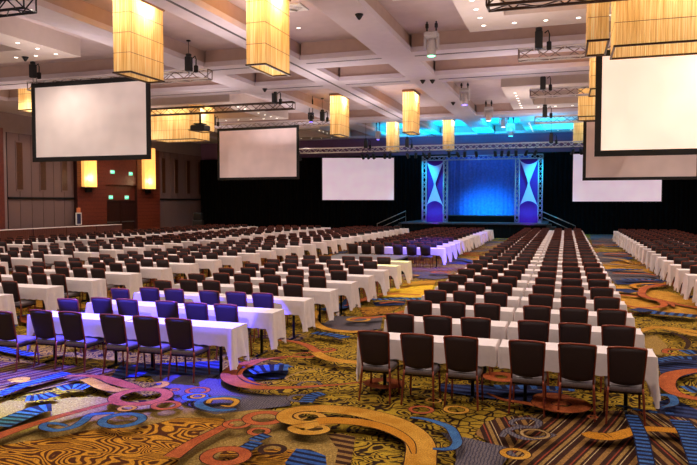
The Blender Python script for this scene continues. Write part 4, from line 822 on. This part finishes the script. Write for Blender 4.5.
# ================================================================== STAGE
SX0, SX1, SY0, SY1, SZ = -11.8, -1.3, 48.6, 56.4, 1.1
e = tag(empty('stage', ((SX0+SX1)/2, SY0, 0)), 'black-skirted stage with blue-lit deck at the far end', 'stage'); c = (SX0+SX1)/2; hw = (SX1-SX0)/2
q = MB(); q.box(-hw, hw, 0, SY1-SY0, SZ-.12, SZ, 0, .01); q.build('stage_deck', M['deck'], e)
q = MB(); pleats(q, -hw+.02, hw-.02, .06, 0.01, SZ-.12, .02, .2)
for x in (-hw+.03, hw-.03): q.add([(x, .08, 0), (x, SY1-SY0, 0), (x, SY1-SY0, SZ-.12), (x, .08, SZ-.12)], [(0, 1, 2, 3)])
q.build('stage_skirt', M['blackcloth'], e)
e = tag(empty('low_riser', (-6.2, 50.6, SZ)), 'low black riser in front of the blue stage curtain', 'platform')
q = MB(); q.box(-2.75, 2.75, 0, 2.2, .44, .5, 0, .01); q.build('platform_deck', M['black'], e)
q = MB(); q.box(-2.72, 2.72, .02, 2.18, 0, .44); q.build('skirt', M['blackcloth'], e)
TX = [(-10.15, 'far left'), (-8.55, 'second'), (-3.35, 'third'), (-1.75, 'far right')]
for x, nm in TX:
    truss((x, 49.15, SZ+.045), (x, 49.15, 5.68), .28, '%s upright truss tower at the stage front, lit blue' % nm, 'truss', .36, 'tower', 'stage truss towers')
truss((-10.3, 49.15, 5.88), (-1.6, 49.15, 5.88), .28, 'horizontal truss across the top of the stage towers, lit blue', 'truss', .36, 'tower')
for x0, x1, nm in ((-10.0, -8.7, 'left'), (-3.2, -1.9, 'right')):
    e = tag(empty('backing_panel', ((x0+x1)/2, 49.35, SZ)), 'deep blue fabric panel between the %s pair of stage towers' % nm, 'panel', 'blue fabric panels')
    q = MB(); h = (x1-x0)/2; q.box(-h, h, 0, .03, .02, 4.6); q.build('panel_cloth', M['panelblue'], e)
    q = MB()
    for a in ((-h, h, .02, .06), (-h, h, 4.56, 4.6)): q.box(a[0], a[1], .03, .06, a[2], a[3])
    q.build('panel_frame', M['ironblack'], e)
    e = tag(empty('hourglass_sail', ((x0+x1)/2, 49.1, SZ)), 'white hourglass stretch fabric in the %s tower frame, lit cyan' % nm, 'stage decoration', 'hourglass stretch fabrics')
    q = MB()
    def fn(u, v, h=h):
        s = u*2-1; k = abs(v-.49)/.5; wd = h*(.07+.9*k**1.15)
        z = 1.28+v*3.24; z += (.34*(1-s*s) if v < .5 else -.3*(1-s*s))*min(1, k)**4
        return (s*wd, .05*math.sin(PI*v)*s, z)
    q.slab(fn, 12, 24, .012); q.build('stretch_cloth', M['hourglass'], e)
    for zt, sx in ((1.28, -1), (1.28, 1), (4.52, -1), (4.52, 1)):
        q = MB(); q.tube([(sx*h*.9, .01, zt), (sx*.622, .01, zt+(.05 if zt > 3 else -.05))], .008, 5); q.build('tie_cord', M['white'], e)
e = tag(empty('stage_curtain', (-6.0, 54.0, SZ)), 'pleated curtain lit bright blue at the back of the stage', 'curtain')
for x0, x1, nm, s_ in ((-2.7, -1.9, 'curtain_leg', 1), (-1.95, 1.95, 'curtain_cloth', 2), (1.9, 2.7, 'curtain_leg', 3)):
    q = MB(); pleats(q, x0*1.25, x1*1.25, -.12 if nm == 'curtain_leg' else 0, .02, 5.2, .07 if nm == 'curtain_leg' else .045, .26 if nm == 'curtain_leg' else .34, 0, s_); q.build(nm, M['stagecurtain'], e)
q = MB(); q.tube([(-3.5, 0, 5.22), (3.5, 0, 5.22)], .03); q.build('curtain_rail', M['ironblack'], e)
for x0, d, lab in ((SX0, -1, 'black steps with handrail at the left end of the stage'), (SX1, 1, 'black steps with handrail at the right end of the stage')):
    e = tag(empty('stage_steps', (x0, 49.0, 0)), lab, 'steps', 'stage steps')
    for k in range(5):
        q = MB(); a, b_ = sorted((d*(.02+k*.32), d*(.34+k*.32))); q.box(a, b_, 0, 1.1, 0.0, SZ-.2*(k)-.06, 0, .01); q.build('step', M['black'], e)
    q = MB(); q.tube([(d*-.3, -.15, SZ+.01), (d*-.3, -.15, SZ+.85), (d*1.95, -.15, .95), (d*1.95, -.15, 0)], .03, 8); q.tube([(d*-.3, -.15, SZ+.45), (d*1.95, -.15, .55)], .022, 8); q.build('handrail', M['metal'], e)
PX = [-19.3, -14.3, -13.9, -13.45, -12.6, -12.2, -10.9, -10.3, -9.7, -9.3, -7.9, -7.3, -6.8, -6.0, -4.7, -4.25, -3.8, -3.3, -2.6, -2.0, .4, .9]
for i, x in enumerate(PX):
    e = tag(empty('stage_spotlight', (x, 46.77, 6.3)), 'black stage light can under the stage truss, %s from the left' % ORD[i+1], 'stage light', 'can lights on the stage truss')
    a = rnd.uniform(-.7, .7); q = MB(); q.tube([(-.11, 0, -.3), (-.11, 0, -.02), (.11, 0, -.02), (.11, 0, -.3)], .014, 5); q.tube([(0, 0, -.02), (0, 0, .06)], .025, 6); q.build('yoke', M['ironblack'], e)
    dv = Vector((math.sin(a)*.5, .62, -.6)).normalized(); p = Vector((0, 0, -.3))
    q = MB(); q.tube([p-dv*.2, p-dv*.12, p+dv*.22, p+dv*.24], [.06, .1, .11, .12], 12); lc = q.build('lamp_can', M['black'], e)
    q = MB(); q.tube([p+dv*.242, p+dv*.25], .1, 12); q.build('lens', M['fixture'], lc)
# ================================================================== LIGHT
def spot(loc, tgt, energy, col, ang, blend=.5, rad=.06):
    ld = bpy.data.lights.new('spot', 'SPOT'); ld.energy = energy; ld.color = col; ld.spot_size = R_(ang); ld.spot_blend = blend; ld.shadow_soft_size = rad
    o = link('spot', ld); o.location = loc; o.rotation_euler = (Vector(tgt)-Vector(loc)).to_track_quat('-Z', 'Y').to_euler(); return o
def area(loc, rot, sx, sy, energy, col):
    ld = bpy.data.lights.new('area', 'AREA'); ld.shape = 'RECTANGLE'; ld.size = sx; ld.size_y = sy; ld.energy = energy; ld.color = col
    o = link('area', ld); o.location = loc; o.rotation_euler = rot; return o
WARM = (1, .88, .77)
# downlights: the ceiling's recessed lamps, gathered per bay
for x in (-31.5, -26.8, -20.4, -13.2, -8.7, -2.5, 5.0, 11.0):
    for y in (3, 9, 14.8, 22.4, 28.6, 34.8, 42.2, 48.5):
        if y > 45 and -14 < x < 3: continue
        spot((x, min(y, 21.6) if 20 < y < 23 else y, 8.3), (x, y, 0), (560 if x > -6 else 440) if y < 45 else 300, WARM, 150, .9, .05)
# added fill: unseen upward panels that brighten the ceiling, no real fixtures
for x in (-26, -17.5, -10, -2, 6, 14):
    for y in (4, 13.0, 20, 28.5, 36.5, 43.5): area((x, y, 6.2), (PI, 0, 0), 3.0, 3.0, 88, (1, .87, .84))
# stage wash
BL = (.06, .05, 1); CY = (.0, .68, 1)
spot((-6.2, 47.3, 6.4), (-6.2, 54, 3.0), 260, (.02, .2, 1), 75, .7, .1)
spot((-6.9, 51.9, 1.75), (-6.6, 54, 1.9), 420, (.0, .55, 1), 105, .8, .1)
spot((-5.2, 51.9, 1.75), (-5.4, 54, 1.9), 420, (.0, .55, 1), 105, .8, .1)
for x in (-9.35, -2.55):
    spot((x, 47.6, 1.3), (x, 49.2, 2.6), 120, CY, 75, .6, .05)
    spot((x, 46.9, 6.2), (x, 49.2, 5.0), 110, (.3, .4, 1), 60, .6, .05)
    spot((x, 47.5, 1.2), (x, 49.3, 2.4), 160, (.25, .03, 1), 105, .7, .05)
for x in (-10.2, -6, -1.7): spot((x, 47.2, 6.3), (x, 49.2, 3.2), 1300, (.0, .6, 1), 80, .7, .1)
# cyan cove light over the stage
for x, y, z in ((-13.2, 55.0, 7.8), (-11, 54.2, 7.4), (-8.7, 55.0, 7.8), (-6.4, 54.2, 7.4), (-4.6, 54.5, 7.5), (-4.6, 49.6, 7.9), (-1.2, 48.0, 7.8), (1.2, 53.5, 7.4), (4.2, 49.0, 7.6), (-1.2, 53.5, 7.4)):
    area((x, y, z), (PI, 0, 0), 2, 2.4, 230, (.0, .5, 1))
# moving-head beams onto the tables and carpet
for x in (-8.0, -6.75, -5.5): spot((x, 1.5, 7.2), (x, 10.2, .8), 27000, BL, 7.8, .3, .03)
spot((-6.3, 8.6, 8.25), (-6.3, 8.35, 0), 18000, (.04, .04, 1), 34, .5)
spot((-8.4, 8.4, 8.25), (-8.2, 8.0, 0), 13000, (.04, .04, 1), 26, .5)
spot((-5.35, 36.6, 7.9), (-5.2, 26.2, .2), 16000, BL, 20, .5)
spot((-5.0, 16.0, 8.25), (-5.7, 29.5, .8), 24000, BL, 10, .4)
spot((-5.35, 36.6, 7.9), (-4.2, 40.0, 0), 6000, BL, 30, .5)
spot((-4.7, 23.9, 7.85), (-4.0, 18.6, 0), 4200, (.75, 1, .03), 20, .5)
spot((-6.5, 8.0, 8.2), (-6.7, 6.5, 0), 4200, (.6, 1, .03), 17, .6)
spot((-1.8, 24.6, 5.5), (-5.6, 25.7, .1), 9000, (.05, .05, 1), 26, .5)
spot((-1.8, 24.6, 5.5), (-4.4, 27.5, 0), 4000, (.05, .05, 1), 30, .5)
w = bpy.data.worlds.new('world'); S.world = w; w.use_nodes = True
w.node_tree.nodes['Background'].inputs[0].default_value = (.9, .75, .7, 1); w.node_tree.nodes['Background'].inputs[1].default_value = .03
S.view_settings.view_transform = 'Standard'; S.view_settings.look = 'None'; S.view_settings.exposure = 0.08; S.view_settings.gamma = 1
S.view_settings.use_curve_mapping = False
S.cycles.use_denoising = True; S.cycles.max_bounces = 6; S.cycles.diffuse_bounces = 4; S.cycles.sample_clamp_indirect = 6
